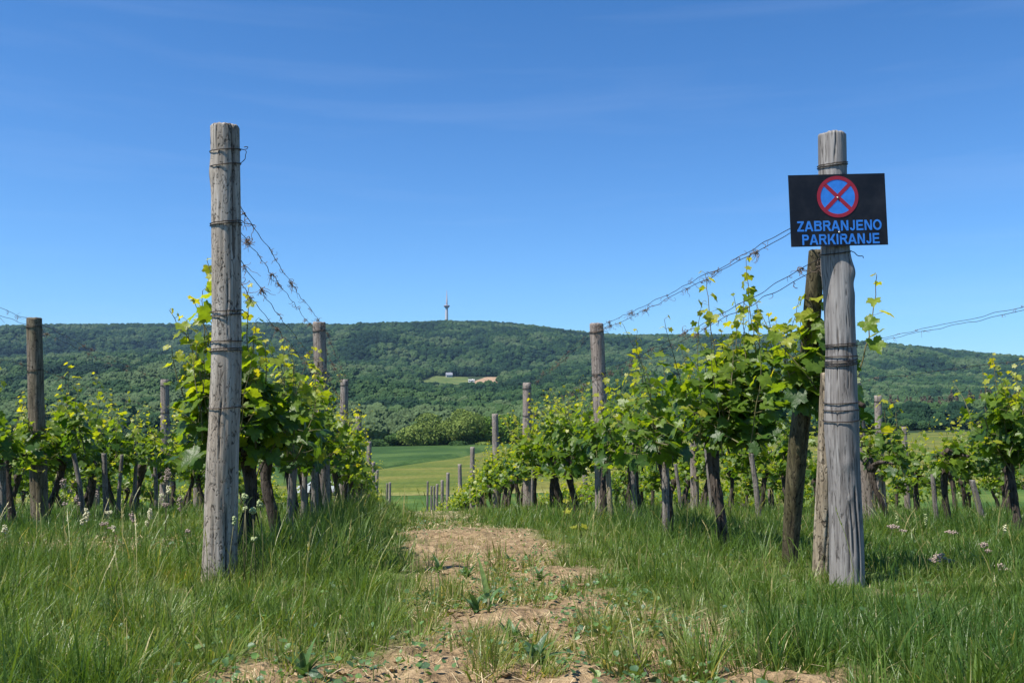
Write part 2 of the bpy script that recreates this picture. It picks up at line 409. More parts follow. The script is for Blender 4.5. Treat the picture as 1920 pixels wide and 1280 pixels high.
# hill: a low wooded spur in front, the long ridge behind
def prof(xs, ys): return lambda px: np.interp(px, xs, ys)
RIDGE = prof([-600, 0, 100, 200, 330, 400, 480, 560, 640, 740, 836, 900, 950, 1000, 1050, 1110, 1160, 1240, 1430, 1520, 1640, 1700, 1800, 1920, 2500],
             [610, 612, 610, 610, 609, 611, 607, 609, 610, 607, 603, 604, 607, 612, 619, 626, 630, 629, 630, 632, 643, 648, 659, 671, 720])
SPUR = prof([-600, 0, 150, 400, 640, 760, 850, 950, 1100, 1300, 1500, 1700, 1920, 2500],
            [690, 689, 678, 672, 697, 714, 722, 722, 710, 704, 722, 748, 742, 742])
YR, YS = 2300.0, 900.0
def hill_z(x, y):
    x = np.asarray(x, float); y = np.asarray(y, float)
    px = 960 + F * x / np.maximum(y, 1)
    z0 = -8.3 - 0.0174 * 205 + 0.02 * x * 280 / np.maximum(y, 1)
    zs = (760 - (SPUR(px) + 19)) / F * YS
    zr = (760 - (RIDGE(px) + 6)) / F * YR
    t = np.clip((y - 285) / (YS - 285), 0, None)
    near = z0 + (zs - z0) * np.clip(t, 0, 1) ** 1.15
    s = np.clip((y - 1090) / (YR - 1090), 0, 1)
    dip = zs + 14
    back = dip + (zr - dip) * (0.62 * s + 0.38 * s ** 2 * (3 - 2 * s))
    z = np.where(y < YS, near, np.where(y < 1090, zs * (1 - sstep(YS, 1080, y)) + dip * sstep(YS, 1080, y), back))
    z = z - 0.05 * np.clip(y - YR, 0, None)
    und = (fbm(p3(x / 240, y / 330), 4, 21) - 0.60) * 130 * sstep(1200, 1500, y) * (1 - sstep(1700, 2240, y))
    und = und + (fbm(p3(x / 110, y / 160), 3, 22) - 0.5) * 22 * sstep(330, 500, y) * (1 - 0.9 * sstep(760, 900, y)) 
    return z + und
M_HILL = fieldmat('forest_floor', (0.02, 0.035, 0.015), (0.03, 0.05, 0.02), (0.045, 0.06, 0.025), streak=(0.02, 0.02, 1), fine=0.2)
hy = np.concatenate([np.linspace(285, 1100, 110), np.linspace(1110, 2500, 130), np.linspace(2550, 4200, 16)]); hu = np.linspace(-0.85, 0.85, 260)
HX = hu[None] * hy[:, None]; HY = np.repeat(hy[:, None], len(hu), 1); HZ = hill_z(HX, HY)
i = np.arange(HX.size).reshape(HX.shape)
put('hill', mesh_np('hill', np.stack([HX, HY, HZ], -1).reshape(-1, 3), np.stack([i[:-1, :-1], i[:-1, 1:], i[1:, 1:], i[1:, :-1]], -1).reshape(-1, 4), None, None, True, [M_HILL]), kind='structure')

# clearing on the slope, with its houses
CLR = (1105.0, 1225.0)
def clear_u(y):
    k = (y - CLR[0]) / (CLR[1] - CLR[0])
    return (790 + 25 * k - 960) / F, (886 - 10 * k - 960) / F
def plough_u(y):
    k = (y - CLR[0]) / (CLR[1] - CLR[0])
    return (872 + 40 * k - 960) / F, (926 + 26 * k - 960) / F
sheet('grass_clearing', lambda y: (clear_u(y)[0] * y, clear_u(y)[1] * y), *CLR, fieldmat('clearing_grass', (0.06, 0.095, 0.028), (0.085, 0.12, 0.034), (0.14, 0.15, 0.05), streak=(0.03, 0.1, 1), fine=0.3), 0.3, 14, 14, hill_z)
sheet('ploughed_clearing', lambda y: (plough_u(y)[0] * y, plough_u(y)[1] * y), *CLR, fieldmat('ploughed_soil', (0.24, 0.16, 0.10), (0.30, 0.205, 0.13), (0.36, 0.25, 0.16), streak=(0.03, 0.3, 1), fine=0.3), 0.35, 14, 14, hill_z)

# ------------------------------------------------------------------ forest on the hill (one mass)
def forest_points():
    out_ = []
    y = 288.0
    while y < 2420:
        s = 5.4 + 1.7 * sstep(300, 1000, y) + 0.3 * sstep(1400, 2200, y)
        n = int(1.46 * y / s)
        u = -0.73 + 1.46 * (np.arange(n) + rng.random(n)) / n
        yj = y + (rng.random(n) - 0.5) * s * 0.9
        out_.append(np.stack([u * yj, yj], -1)); y += s * 0.92
    p = np.vstack(out_); x, y = p[:, 0], p[:, 1]; u = x / y
    k = np.clip((y - CLR[0]) / (CLR[1] - CLR[0]), 0, 1)
    inclr = (y > CLR[0] - 26) & (y < CLR[1] + 4) & (u > (786 + 25 * k - 960) / F) & (u < (932 + 26 * k - 960) / F)
    inclr |= (y > 935) & (y < CLR[0]) & (u > (784 - 960) / F) & (u < (952 - 960) / F)
    keep = ~inclr
    keep &= ~((y > 940) & (y < 1088) & (rng.random(len(y)) < 0.5))
    keep &= ~((y < 330) & (u > 0.33))
    p = p[keep]
    return p
FP = forest_points(); fx, fy = FP[:, 0], FP[:, 1]
fz = hill_z(fx, fy)
size = (3.7 + 0.7 * sstep(400, 1200, fy)) * (0.52 + 1.05 * rng.random(len(fx)) ** 2.0)
zone = fbm(p3(fx / 60, fy / 90), 3, 31)
tint = np.clip(0.45 + (zone - 0.5) * 2.0 + rng.normal(0, 0.14, len(fx)), 0, 0.86)
conif = (fx / fy > 0.41) & (fx / fy < 0.62) & (fy < 720) & (fy > 400) & (fbm(p3(fx / 50, fy / 80), 2, 33) > 0.36)
size = np.where(conif, size * 0.66, size)
tint = np.where(conif, 0.93 + 0.07 * rng.random(len(fx)), tint)
pm = bpy.data.meshes.new('forest'); pm.vertices.add(len(fx))
pm.vertices.foreach_set('co', np.stack([fx, fy, fz + size * 0.9], -1).astype(np.float32).ravel())
for nm, v in (('tint', tint), ('size', size), ('spin', rng.random(len(fx)) * 6.283)):
    pm.attributes.new(nm, 'FLOAT', 'POINT').data.foreach_set('value', v.astype(np.float32))
pm.attributes.new('pick', 'INT', 'POINT').data.foreach_set('value', np.where(conif & (rng.random(len(fx)) < 0.35), 0, rng.integers(1, 7, len(fx))).astype(np.int32))
forest = put('forest', pm, kind='stuff')
M_FOREST = forestmat('forest_crown', 'INSTANCER', [(0.0, (0.007, 0.026, 0.013)), (0.3, (0.016, 0.046, 0.016)), (0.6, (0.036, 0.074, 0.022)), (0.85, (0.066, 0.105, 0.042)), (0.92, (0.036, 0.04, 0.024)), (1.0, (0.07, 0.058, 0.038))], 2.2)
ng = bpy.data.node_groups.new('forest_scatter', 'GeometryNodeTree')
ng.interface.new_socket('Geometry', in_out='INPUT', socket_type='NodeSocketGeometry')
ng.interface.new_socket('Geometry', in_out='OUTPUT', socket_type='NodeSocketGeometry')
gn, gl = ng.nodes, ng.links
gi, go = gn.new('NodeGroupInput'), gn.new('NodeGroupOutput')
def named(nm, typ):
    a = gn.new('GeometryNodeInputNamedAttribute'); a.data_type = typ; a.inputs['Name'].default_value = nm; return a.outputs[0]
g2i = gn.new('GeometryNodeGeometryToInstance')
for k in range(7):
    if k < 6:
        ic = gn.new('GeometryNodeMeshIcoSphere'); ic.inputs['Radius'].default_value = 1.0; ic.inputs['Subdivisions'].default_value = 5; gsrc = ic.outputs['Mesh']
    else:
        ic = gn.new('GeometryNodeMeshCone'); ic.inputs['Vertices'].default_value = 14; ic.inputs['Side Segments'].default_value = 16
        ic.inputs['Radius Top'].default_value = 0.08; ic.inputs['Radius Bottom'].default_value = 0.75; ic.inputs['Depth'].default_value = 2.6; gsrc = ic.outputs['Mesh']
    pos = gn.new('GeometryNodeInputPosition'); no = gn.new('GeometryNodeInputNormal')
    va = gn.new('ShaderNodeVectorMath'); va.operation = 'ADD'; va.inputs[1].default_value = (k * 7.3, k * 3.1, k * 5.7); gl.new(pos.outputs[0], va.inputs[0])
    tot = None
    for scl, amp in ((1.5, 0.95), (4.2, 0.5)):
        nn = gn.new('ShaderNodeTexNoise'); nn.inputs['Scale'].default_value = scl; nn.inputs['Detail'].default_value = 3; gl.new(va.outputs[0], nn.inputs['Vector'])
        mm = gn.new('ShaderNodeMath'); mm.operation = 'MULTIPLY_ADD'; mm.inputs[1].default_value = amp; mm.inputs[2].default_value = -amp / 2; gl.new(nn.outputs[0], mm.inputs[0])
        if tot is None: tot = mm.outputs[0]
        else:
            aa = gn.new('ShaderNodeMath'); aa.operation = 'ADD'; gl.new(tot, aa.inputs[0]); gl.new(mm.outputs[0], aa.inputs[1]); tot = aa.outputs[0]
    vs = gn.new('ShaderNodeVectorMath'); vs.operation = 'SCALE'; gl.new(no.outputs[0], vs.inputs[0]); gl.new(tot, vs.inputs['Scale'])
    sp = gn.new('GeometryNodeSetPosition'); gl.new(gsrc, sp.inputs['Geometry']); gl.new(vs.outputs[0], sp.inputs['Offset'])
    sm = gn.new('GeometryNodeSetMaterial'); sm.inputs['Material'].default_value = M_FOREST; gl.new(sp.outputs[0], sm.inputs['Geometry'])
    gl.new(sm.outputs[0], g2i.inputs[0])
iop = gn.new('GeometryNodeInstanceOnPoints'); iop.inputs['Pick Instance'].default_value = True
gl.new(gi.outputs[0], iop.inputs['Points']); gl.new(g2i.outputs[0], iop.inputs['Instance'])
gl.new(named('pick', 'INT'), iop.inputs['Instance Index']); gl.new(named('size', 'FLOAT'), iop.inputs['Scale'])
cx = gn.new('ShaderNodeCombineXYZ'); gl.new(named('spin', 'FLOAT'), cx.inputs[2]); gl.new(cx.outputs[0], iop.inputs['Rotation'])
gl.new(iop.outputs[0], go.inputs[0])
forest.modifiers.new('scatter', 'NODES').node_group = ng

# ------------------------------------------------------------------ things on and before the hill
M_CONC = plain('tower_concrete', (0.42, 0.40, 0.40), 0.8)
M_TDARK = plain('tower_deck', (0.22, 0.20, 0.23), 0.7)
M_WALLW = plain('white_wall', (0.78, 0.77, 0.74), 0.7, vary=0.05)
M_ROOFG = plain('grey_roof', (0.20, 0.21, 0.24), 0.7)
M_ROOFR = plain('red_roof', (0.30, 0.11, 0.07), 0.8)
M_GLASS = plain('dark_glass', (0.03, 0.035, 0.04), 0.1)
def lathe(prof_, segs=24):
    V = []; 
    a = np.arange(segs) * 2 * math.pi / segs
    for r, z in prof_: V.append(np.stack([r * np.cos(a), r * np.sin(a), np.full(segs, z)], -1))
    n = len(prof_); V = np.array(V).reshape(-1, 3); i = np.arange(n - 1)[:, None] * segs; j = np.arange(segs)[None]; k = (j + 1) % segs
    return V, np.stack([i + j, i + k, i + segs + k, i + segs + j], -1).reshape(-1, 4)
tx = (837 - 960) / F * 2330; tz = float(hill_z(tx, 2330))
zt = lambda py: (760 - py) / F * 2330 - tz
tw = thing('television_tower', (tx, 2330, tz), 'slender grey television tower standing on the wooded ridge', 'tower')
mb = MB(); mb.add(*lathe([(4.6, -3), (4.2, 10), (3.3, zt(578)), (3.0, zt(574))])); put('shaft', mb.mesh('shaft', M_CONC), tw)
mb = MB(); mb.add(*lathe([(3.0, zt(577.5)), (5.2, zt(576)), (7.6, zt(574)), (8.0, zt(573)), (8.0, zt(572.2)), (5.0, zt(572)), (4.5, zt(571)), (2, zt(570.8))])); put('observation_deck', mb.mesh('deck', M_TDARK), tw)
mb = MB(); mb.add(*lathe([(2.3, zt(572)), (2.1, zt(560)), (1.5, zt(559.8)), (1.4, zt(552)), (0.9, zt(551.8)), (0.7, zt(543.5)), (0.05, zt(543))])); put('antenna_mast', mb.mesh('mast', M_TDARK), tw)

def gable_house(px, py, y, w, dpt, hw, hr, wm, rm, label, rz, name='house'):
    x = (px - 960) / F * y; z = float(hill_z(x, y)) + 0.2
    t = thing(name, (x, y, z), label, 'house', None, rz)
    mb = MB(); mb.box((0, 0, hw / 2 - 1), (w, dpt, hw + 2)); put('wall', mb.mesh('wall', wm, False), t)
    V = np.array([[-w / 2 - .4, -dpt / 2 - .5, 0], [w / 2 + .4, -dpt / 2 - .5, 0], [w / 2 + .4, dpt / 2 + .5, 0], [-w / 2 - .4, dpt / 2 + .5, 0], [-w / 2 - .4, 0, hr], [w / 2 + .4, 0, hr]], float) + (0, 0, hw + 0.01)
    mb = MB(); mb.add(V, [(0, 1, 5, 4), (2, 3, 4, 5), (0, 3, 2, 1)], [(0, 4, 3), (1, 2, 5)]); ro = put('roof', mb.mesh('roof', rm, False), t)
    mb = MB(); mb.box((w * 0.2, 0.3, hw + hr), (0.7, 0.7, 1.4)); put('chimney', mb.mesh('chimney', wm, False), ro)
    for k in (-0.28, 0.25):
        mb = MB(); mb.box((w * k, -dpt / 2 - 0.03, hw * 0.55), (1.2, 0.1, 1.3)); put('window', mb.mesh('window', M_GLASS, False), t)
    mb = MB(); mb.box((0, -dpt / 2 - 0.03, 1.0), (1.0, 0.1, 2.0)); put('door', mb.mesh('door', M_ROOFG, False), t)
    return t
gable_house(842, 707, 1212, 8, 6.5, 2.6, 3.4, plain('grey_plaster', (0.45, 0.45, 0.46), 0.8), M_ROOFG, 'pale grey house with a grey gabled roof above the hillside clearing', R(12))
gable_house(903, 700, 1240, 8, 6, 3.0, 3.0, plain('brick_wall', (0.3, 0.16, 0.12), 0.8), M_ROOFR, 'small red roofed house half hidden by hillside trees', R(-10))
gable_house(884, 716, 1135, 7.5, 4, 2.9, 0.6, M_WALLW, M_WALLW, 'low bright white shed beside the brown ploughed clearing', 0, 'shed')

# leaf-clump trees at the edge of the field
def crown_mesh(name, seed, rx, rz_, n, mat, lobes=12, leaf=0.34):
    g = np.random.default_rng(seed)
    c = g.normal(0, 1, (lobes, 3)); c /= np.linalg.norm(c, axis=1)[:, None]; c *= (0.35 + 0.35 * g.random(lobes))[:, None]; c[0] = 0
    rad = 0.32 + 0.25 * g.random(lobes); rad[0] = 0.6
    w = rad ** 2 / (rad ** 2).sum(); pick = g.choice(lobes, n, p=w)
    d = g.normal(0, 1, (n, 3)); d /= np.linalg.norm(d, axis=1)[:, None]
    rr = rad[pick] * (0.72 + 0.34 * g.random(n))
    pos = (c[pick] + d * rr[:, None]) * np.array([rx, rx, rz_])
    nrm = d + g.normal(0, 0.55, (n, 3)); nrm /= np.linalg.norm(nrm, axis=1)[:, None]
    a = np.cross(nrm, g.normal(0, 1, (n, 3))); a /= np.linalg.norm(a, axis=1)[:, None]; b = np.cross(nrm, a)
    s = leaf * (0.6 + 0.8 * g.random(n))[:, None]
    V = np.stack([pos - a * s, pos + b * s * 0.6, pos + a * s, pos - b * s * 0.6], 1).reshape(-1, 3)
    ti = np.repeat(np.clip(0.5 + (vnoise(pos * 0.5, seed) - 0.5) * 0.9 + g.normal(0, 0.12, n), 0, 1), 4)
    return mesh_np(name, V, np.arange(n * 4).reshape(-1, 4), None, {'tint': ti}, False, [mat])
def treemat(name, stops):
    m = forestmat(name, 'GEOMETRY', stops, 3.0)
    n, l = m.node_tree.nodes, m.node_tree.links
    b = [q for q in n if q.type == 'BSDF_PRINCIPLED'][0]; o = [q for q in n if q.type == 'OUTPUT_MATERIAL'][0]
    t = n.new('ShaderNodeBsdfTranslucent'); mx_ = n.new('ShaderNodeMixShader'); mx_.inputs[0].default_value = 0.3
    l.new(b.inputs['Base Color'].links[0].from_socket, t.inputs[0]); l.new(b.outputs[0], mx_.inputs[1]); l.new(t.outputs[0], mx_.inputs[2]); l.new(mx_.outputs[0], o.inputs[0])
    return m
M_TR_OLIVE = treemat('olive_crown', [(0, (0.09, 0.14, 0.03)), (1, (0.25, 0.32, 0.075))])
M_TR_GREEN = treemat('bright_crown', [(0, (0.07, 0.14, 0.02)), (1, (0.18, 0.30, 0.04))])
M_TR_DARK = treemat('dark_crown', [(0, (0.03, 0.07, 0.02)), (1, (0.08, 0.15, 0.035))])
def field_tree(px, ptop, y, wpx, mat, seed, label, base=843, lobes=9):
    x = (px - 960) / F * y; z = float(ground_z(x, y)) - 0.2
    top = (760 - ptop) / F * y; h = top - z; rx = wpx / F * y / 2
    t = thing('field_tree', (x, y, z), label, 'tree', 'trees along the far field edge')
    n = int(2500 + 110 * rx * rx)
    cm = crown_mesh('crown', seed, rx * 1.12, h * 0.56, min(n, 9000), mat, lobes)
    put('crown', cm, t, (0, 0, h * 0.5))
    mb = MB(); g = random.Random(seed)
    mb.tube([(0, 0, -0.3), (0.1, 0, h * 0.2), (0.2, 0.1, h * 0.45), (0, 0, h * 0.7)], [0.35, 0.28, 0.2, 0.06], 8, seed, 0.2)
    for k in range(5):
        a = g.random() * 6.28; e = rx * 0.55
        mb.tube([(0.1, 0, h * 0.25), (e * 0.5 * math.cos(a), e * 0.5 * math.sin(a), h * 0.45), (e * math.cos(a), e * math.sin(a), h * 0.62)], [0.16, 0.1, 0.04], 6)
    put('trunk', mb.mesh('trunk', M_BARK), t)
TREES = [(716, 822, 268, 56, M_TR_DARK, 1, 'low dark bush at the left end of the field trees'),
         (748, 812, 270, 54, M_TR_DARK, 2, 'dark green rounded tree left of the big olive tree'),
         (806, 776, 262, 104, M_TR_OLIVE, 3, 'broad olive green tree, largest at the field edge'),
         (860, 766, 266, 92, M_TR_OLIVE, 4, 'tall dull green tree right of the big olive tree'),
         (902, 769, 272, 82, M_TR_GREEN, 5, 'bright green tree in the middle of the field trees'),
         (944, 776, 272, 74, M_TR_GREEN, 6, 'fresh green tree behind the leaning vineyard posts'),
         (988, 786, 276, 70, M_TR_GREEN, 7, 'green tree half hidden behind the vine leaves'),
         (862, 826, 256, 36, M_TR_DARK, 8, 'small dark shrub at the foot of the dull green tree'),
         (908, 828, 256, 44, M_TR_OLIVE, 9, 'small yellowish shrub at the foot of the bright green tree')]
for a in TREES: field_tree(*a)

# white car parked on the far field track, seen between the vine trunks
cx_ = (602 - 960) / F * 91
M_CARW = plain('white_car_paint', (0.8, 0.8, 0.8), 0.3, vary=0.02)
car = thing('parked_car', (cx_, 91, float(ground_z(cx_, 91)) + 0.08), 'white car on the far field track seen between vine trunks', 'car')
pr = [(-2.1, .35), (-2.15, .75), (-1.95, .98), (-1.2, 1.05), (-0.55, 1.52), (1.3, 1.55), (2.0, 1.05), (2.1, .4)]
def extrude(pr, hw):
    n = len(pr); V = [(x, -hw, z) for x, z in pr] + [(x, hw, z) for x, z in pr]
    mb = MB(); mb.add(V, [(i, (i + 1) % n, n + (i + 1) % n, n + i) for i in range(n)])
    c = np.mean(np.array(pr), 0); mb.add([(c[0], -hw, c[1])] + V[:n], (), [(0, 1 + (i + 1) % n, 1 + i) for i in range(n)]); mb.add([(c[0], hw, c[1])] + V[n:], (), [(0, 1 + i, 1 + (i + 1) % n) for i in range(n)])
    return mb
put('body', extrude(pr, 0.85).mesh('body', M_CARW, False), car)
put('side_window', extrude([(-0.95, 1.05), (-0.5, 1.42), (1.2, 1.45), (1.7, 1.05)], 0.856).mesh('side_window', M_GLASS, False), car)
for wx in (-1.35, 1.35):
    for wy in (-0.78, 0.78):
        V, q = lathe([(0.05, -0.1), (0.31, -0.1), (0.33, 0), (0.31, 0.1), (0.05, 0.1)], 18); V = V[:, [0, 2, 1]] + (wx, wy, 0.33)
        mb = MB(); mb.add(V, q); put('wheel', mb.mesh('wheel', M_TDARK), car)

# ------------------------------------------------------------------ vineyard posts
def gpt(px, py):
    """where the sight line (px, py) meets the ground"""
    a, b = 1.2, 30.0
    for _ in range(50):
        m = 0.5 * (a + b); q = P(px, py, m)
        if q[2] > ground_z(q[0], q[1]): a = m
        else: b = m
    q = P(px, py, a); return np.array([q[0], q[1], float(ground_z(q[0], q[1]))])

def post_mesh(name, C, rad, seed, segs, rings, mat, cracks=(), knots=(), rough=0.05):
    """C, rad: control points (local) and radii, bottom to top"""
    C = np.asarray(C, float); t0 = np.linspace(0, 1, len(C)) if len(C) > 2 else np.array([0., 1.])
    zc = C[:, 2]; z = np.linspace(zc[0], zc[-1], rings)
    x = np.interp(z, zc, C[:, 0]); y = np.interp(z, zc, C[:, 1]); r = np.interp(z, zc, rad)
    if rings > 20:
        k = np.ones(9) / 9
        sm = lambda v: np.convolve(np.pad(v, 4, 'edge'), k, 'valid')
        x, y, r = sm(x), sm(y), sm(r)
    a = np.arange(segs) * 2 * math.pi / segs
    A, Zg = np.meshgrid(a, z)
    q = np.stack([np.cos(A) * 1.3, np.sin(A) * 1.3, Zg * 2.2], -1)
    rr = r[:, None] * (1 + rough * 2 * (fbm(q, 3, seed) - 0.5))
    q2 = np.stack([np.cos(A) * 9, np.sin(A) * 9, Zg * 9], -1); rr = rr - r[:, None] * rough * 0.8 * np.clip(fbm(q2, 3, seed + 3) - 0.52, 0, 1) * 2
    crack_dark = np.zeros_like(rr)
    for (ca, z0, z1, w, dep) in cracks:
        wob = (vnoise(np.stack([Zg * 9, Zg * 0 + seed, Zg * 0], -1), 7) - 0.5) * 0.16
        dA = np.abs((A - ca - wob + math.pi) % (2 * math.pi) - math.pi)
        g = np.exp(-(dA / w) ** 2) * sstep(z0, z0 + 0.06, Zg) * (1 - sstep(z1 - 0.06, z1, Zg))
        rr = rr - dep * g; crack_dark = np.maximum(crack_dark, g * 0.8)  # groove carved in and coloured darker along the crack
    for (ka, kz, kw, kh) in knots:
        dA = np.abs((A - ka + math.pi) % (2 * math.pi) - math.pi) * r[:, None]
        rr = rr + kh * np.exp(-(dA / kw) ** 2 - ((Zg - kz) / (kw * 1.3)) ** 2)
    V = np.stack([x[:, None] + rr * np.cos(A), y[:, None] + rr * np.sin(A), Zg], -1)
    tops = (vnoise(np.stack([np.cos(A[-1]) * 4, np.sin(A[-1]) * 4, A[-1] * 0], -1), seed) - 0.5) * r[-1] * 0.14
    V[-1, :, 2] += tops
    inner = V[-1].copy(); cxy = np.array([x[-1], y[-1]])
    i1 = inner.copy(); i1[:, :2] = cxy + (inner[:, :2] - cxy) * 0.86; i1[:, 2] += r[-1] * 0.10
    i2 = inner.copy(); i2[:, :2] = cxy + (inner[:, :2] - cxy) * 0.4; i2[:, 2] = z[-1] + r[-1] * 0.10 + tops * 0.4
    V = np.concatenate([V, i1[None], i2[None]], 0); n = rings + 2
    st = np.concatenate([crack_dark, crack_dark[-1:], crack_dark[-1:]], 0)
    i = np.arange(n - 1)[:, None] * segs; j = np.arange(segs)[None]; k = (j + 1) % segs
    Qd = np.stack([i + j, i + k, i + segs + k, i + segs + j], -1).reshape(-1, 4)
    V = V.reshape(-1, 3); V = np.vstack([V, [[x[-1], y[-1], z[-1] + r[-1] * 0.12]]]); e = (n - 1) * segs
    T = np.array([(e + b, e + (b + 1) % segs, n * segs) for b in range(segs)])
    return mesh_np(name, V, Qd, T, {'age_tone': np.append(st.ravel(), 0)}, True, [mat]), (z, x, y, r)

def wire_tie(post, prof_, z, tilt, turns=1, seed=0, tail=True):
    zz, x, y, r = prof_
    g = random.Random(seed)
    mb = MB(); pts = []
    n = 26 * turns
    a0 = -0.4 + g.random() * 0.5
    for k in range(n + 1):
        a = a0 + k / 26 * 2 * math.pi
        h = z + tilt * math.sin(a + 0.6) + (k / 26) * 0.009 * (1 if turns > 1 else 0) + g.uniform(-.001, .001)
        rr = np.interp(h, zz, r) * 1.035 + 0.0025
        pts.append((np.interp(h, zz, x) + rr * math.cos(a), np.interp(h, zz, y) + rr * math.sin(a), h))
    mb.tube(pts, 0.0022, 5)
    if tail:
        p = np.array(pts[-1]); d = np.array([1, 0.1, 0.0]); tp = [p]
        for k in range(9):
            d = d + np.array([g.uniform(-.7, .7), g.uniform(-.5, .5), g.uniform(-.8, .6)]); d /= np.linalg.norm(d); p = p + d * 0.008; tp.append(p)
        mb.tube(tp, 0.0018, 4)
    return put('wire_tie', mb.mesh('wire_tie', M_WIRE), post)

def pixel_post(name, d, prof_, label, mat, seed, segs, rings, cracks, knots, group, ties, lean_d=0.0, rough=0.05):
    """post from a list of (py, centre px, width px)"""
    prof_ = sorted(prof_, key=lambda a: -a[0])
    pts = []; rad = []
    for k, (py, cx, w) in enumerate(prof_):
        q = P(cx, py, d + lean_d * k / (len(prof_) - 1)); pts.append(q); rad.append(w / 2 / F * d)
    base = pts[0].copy(); gz = float(ground_z(base[0], base[1])); 
    base[2] = gz
    L = [np.array([pts[0][0], pts[0][1], gz - 0.25]) - base] + [p - base for p in pts]; rad = [rad[0] * 1.03] + rad
    t = thing(name, base, label, 'post', group)
    me, pr = post_mesh(name, L, rad, seed, segs, rings, mat, cracks, knots, rough)
    o = put('timber', me, t)
    for (py, tilt, turns, tail) in ties:
        z = float(P(960, py, d)[2]) - base[2]
        wire_tie(t, pr, z, tilt, turns, seed + int(py), tail)
    return t, base, pr
PG = 'weathered wooden vineyard posts'
LP, LPb, LPp = pixel_post('vineyard_post', 3.9, [(1088, 411, 64), (1000, 414, 60), (930, 415, 61), (860, 417, 59), (800, 420, 57), (700, 424, 56), (600, 425, 54.5), (420, 424, 54.5), (320, 423, 53), (239, 422, 53)],
    'tall cracked grey post with wire rings, nearest on the left of the path', M_POST_A, 3, 96, 330,
    [(-0.75, 1.35, 2.2, 0.061, 0.0175), (-1.9, 1.80, 2.2, 0.045, 0.0100), (-0.95, 0.0, 0.34, 0.061, 0.0150), (-2.35, 0.30, 0.52, 0.071, 0.0125), (-1.5, 0.5, 0.8, 0.041, 0.0075), (-1.75, 0.05, 0.30, 0.037, 0.0063), (-1.2, 1.0, 1.3, 0.037, 0.0063)],
    [(-2.8, 1.75, 0.041, 0.0075)], PG, [(283, 0.012, 1, True), (310, 0.014, 1, True), (424, 0.010, 2, True), (583, 0.008, 1, True), (590, 0.010, 1, False), (640, 0.004, 1, False), (661, 0.002, 2, False), (763, 0.006, 1, False)], 0.0, 0.06)
RP, RPb, RPp = pixel_post('vineyard_post', 3.87, [(1105, 1589, 64), (1000, 1587, 61), (900, 1583, 58), (830, 1579, 61), (790, 1578, 63), (740, 1577, 58), (650, 1577, 54), (590, 1574, 55), (545, 1573, 57), (500, 1568, 56), (465, 1566, 52), (330, 1561, 51), (254, 1560, 51)],
    'thick silvery grey post carrying the black no parking sign', M_POST_B, 8, 96, 330,
    [(-1.2, 0.0, 0.42, 0.061, 0.0125), (-1.55, 0.1, 0.36, 0.045, 0.0125), (-1.8, 0.02, 0.3, 0.041, 0.0100), (-0.9, 0.2, 0.55, 0.041, 0.0100), (-1.7, 1.75, 2.2, 0.041, 0.0075), (-1.2, 1.85, 2.2, 0.029, 0.0063), (-2.1, 0.6, 1.2, 0.025, 0.0050), (-1.4, 0.75, 1.15, 0.025, 0.0050)],
    [(-0.55, 1.31, 0.035, 0.012), (-0.3, 1.255, 0.018, -0.012), (-1.3, 0.72, 0.03, 0.006), (-1.7, 0.5, 0.025, 0.0050), (-1.6, 0.36, 0.012, 0.003)], PG,
    [(315, 0.010, 2, False), (474, 0.014, 1, True), (652, 0.004, 2, False), (668, 0.004, 1, False), (686, 0.008, 3, False), (754, 0.006, 1, False), (768, 0.004, 1, False), (787, 0.008, 1, False)], 0.0, 0.035)
# leaning brown brace post beside the sign post and a pale barked stake
B1, _, _ = pixel_post('brace_post', 4.6, [(1052, 1480, 27), (950, 1487, 33), (850, 1495, 35), (760, 1505, 34), (650, 1518, 32), (560, 1525, 30), (470, 1531, 25)],
    'dark brown mossy brace post leaning left of the sign post', wood('mossy_brace_wood', (0.03, 0.024, 0.016), (0.085, 0.07, 0.045), (0.17, 0.14, 0.095), warm=(0.7, 0.74, 0.45)), 21, 48, 140, [(-1.2, 0.3, 1.0, 0.05, 0.008), (-2.0, 0.1, 0.7, 0.04, 0.006)], [], None, [], -0.35, 0.10)
B2, _, _ = pixel_post('barked_stake', 4.15, [(1092, 1539, 31), (980, 1544, 34), (860, 1549, 33), (760, 1553, 32), (700, 1556, 30)],
    'pale stake with flaking bark tucked against the sign post', M_PALEBARK, 27, 48, 120, [(-1.5, 0.0, 0.8, 0.06, 0.006), (-0.8, 0.0, 0.8, 0.06, 0.007)], [], None, [], -0.1, 0.14)

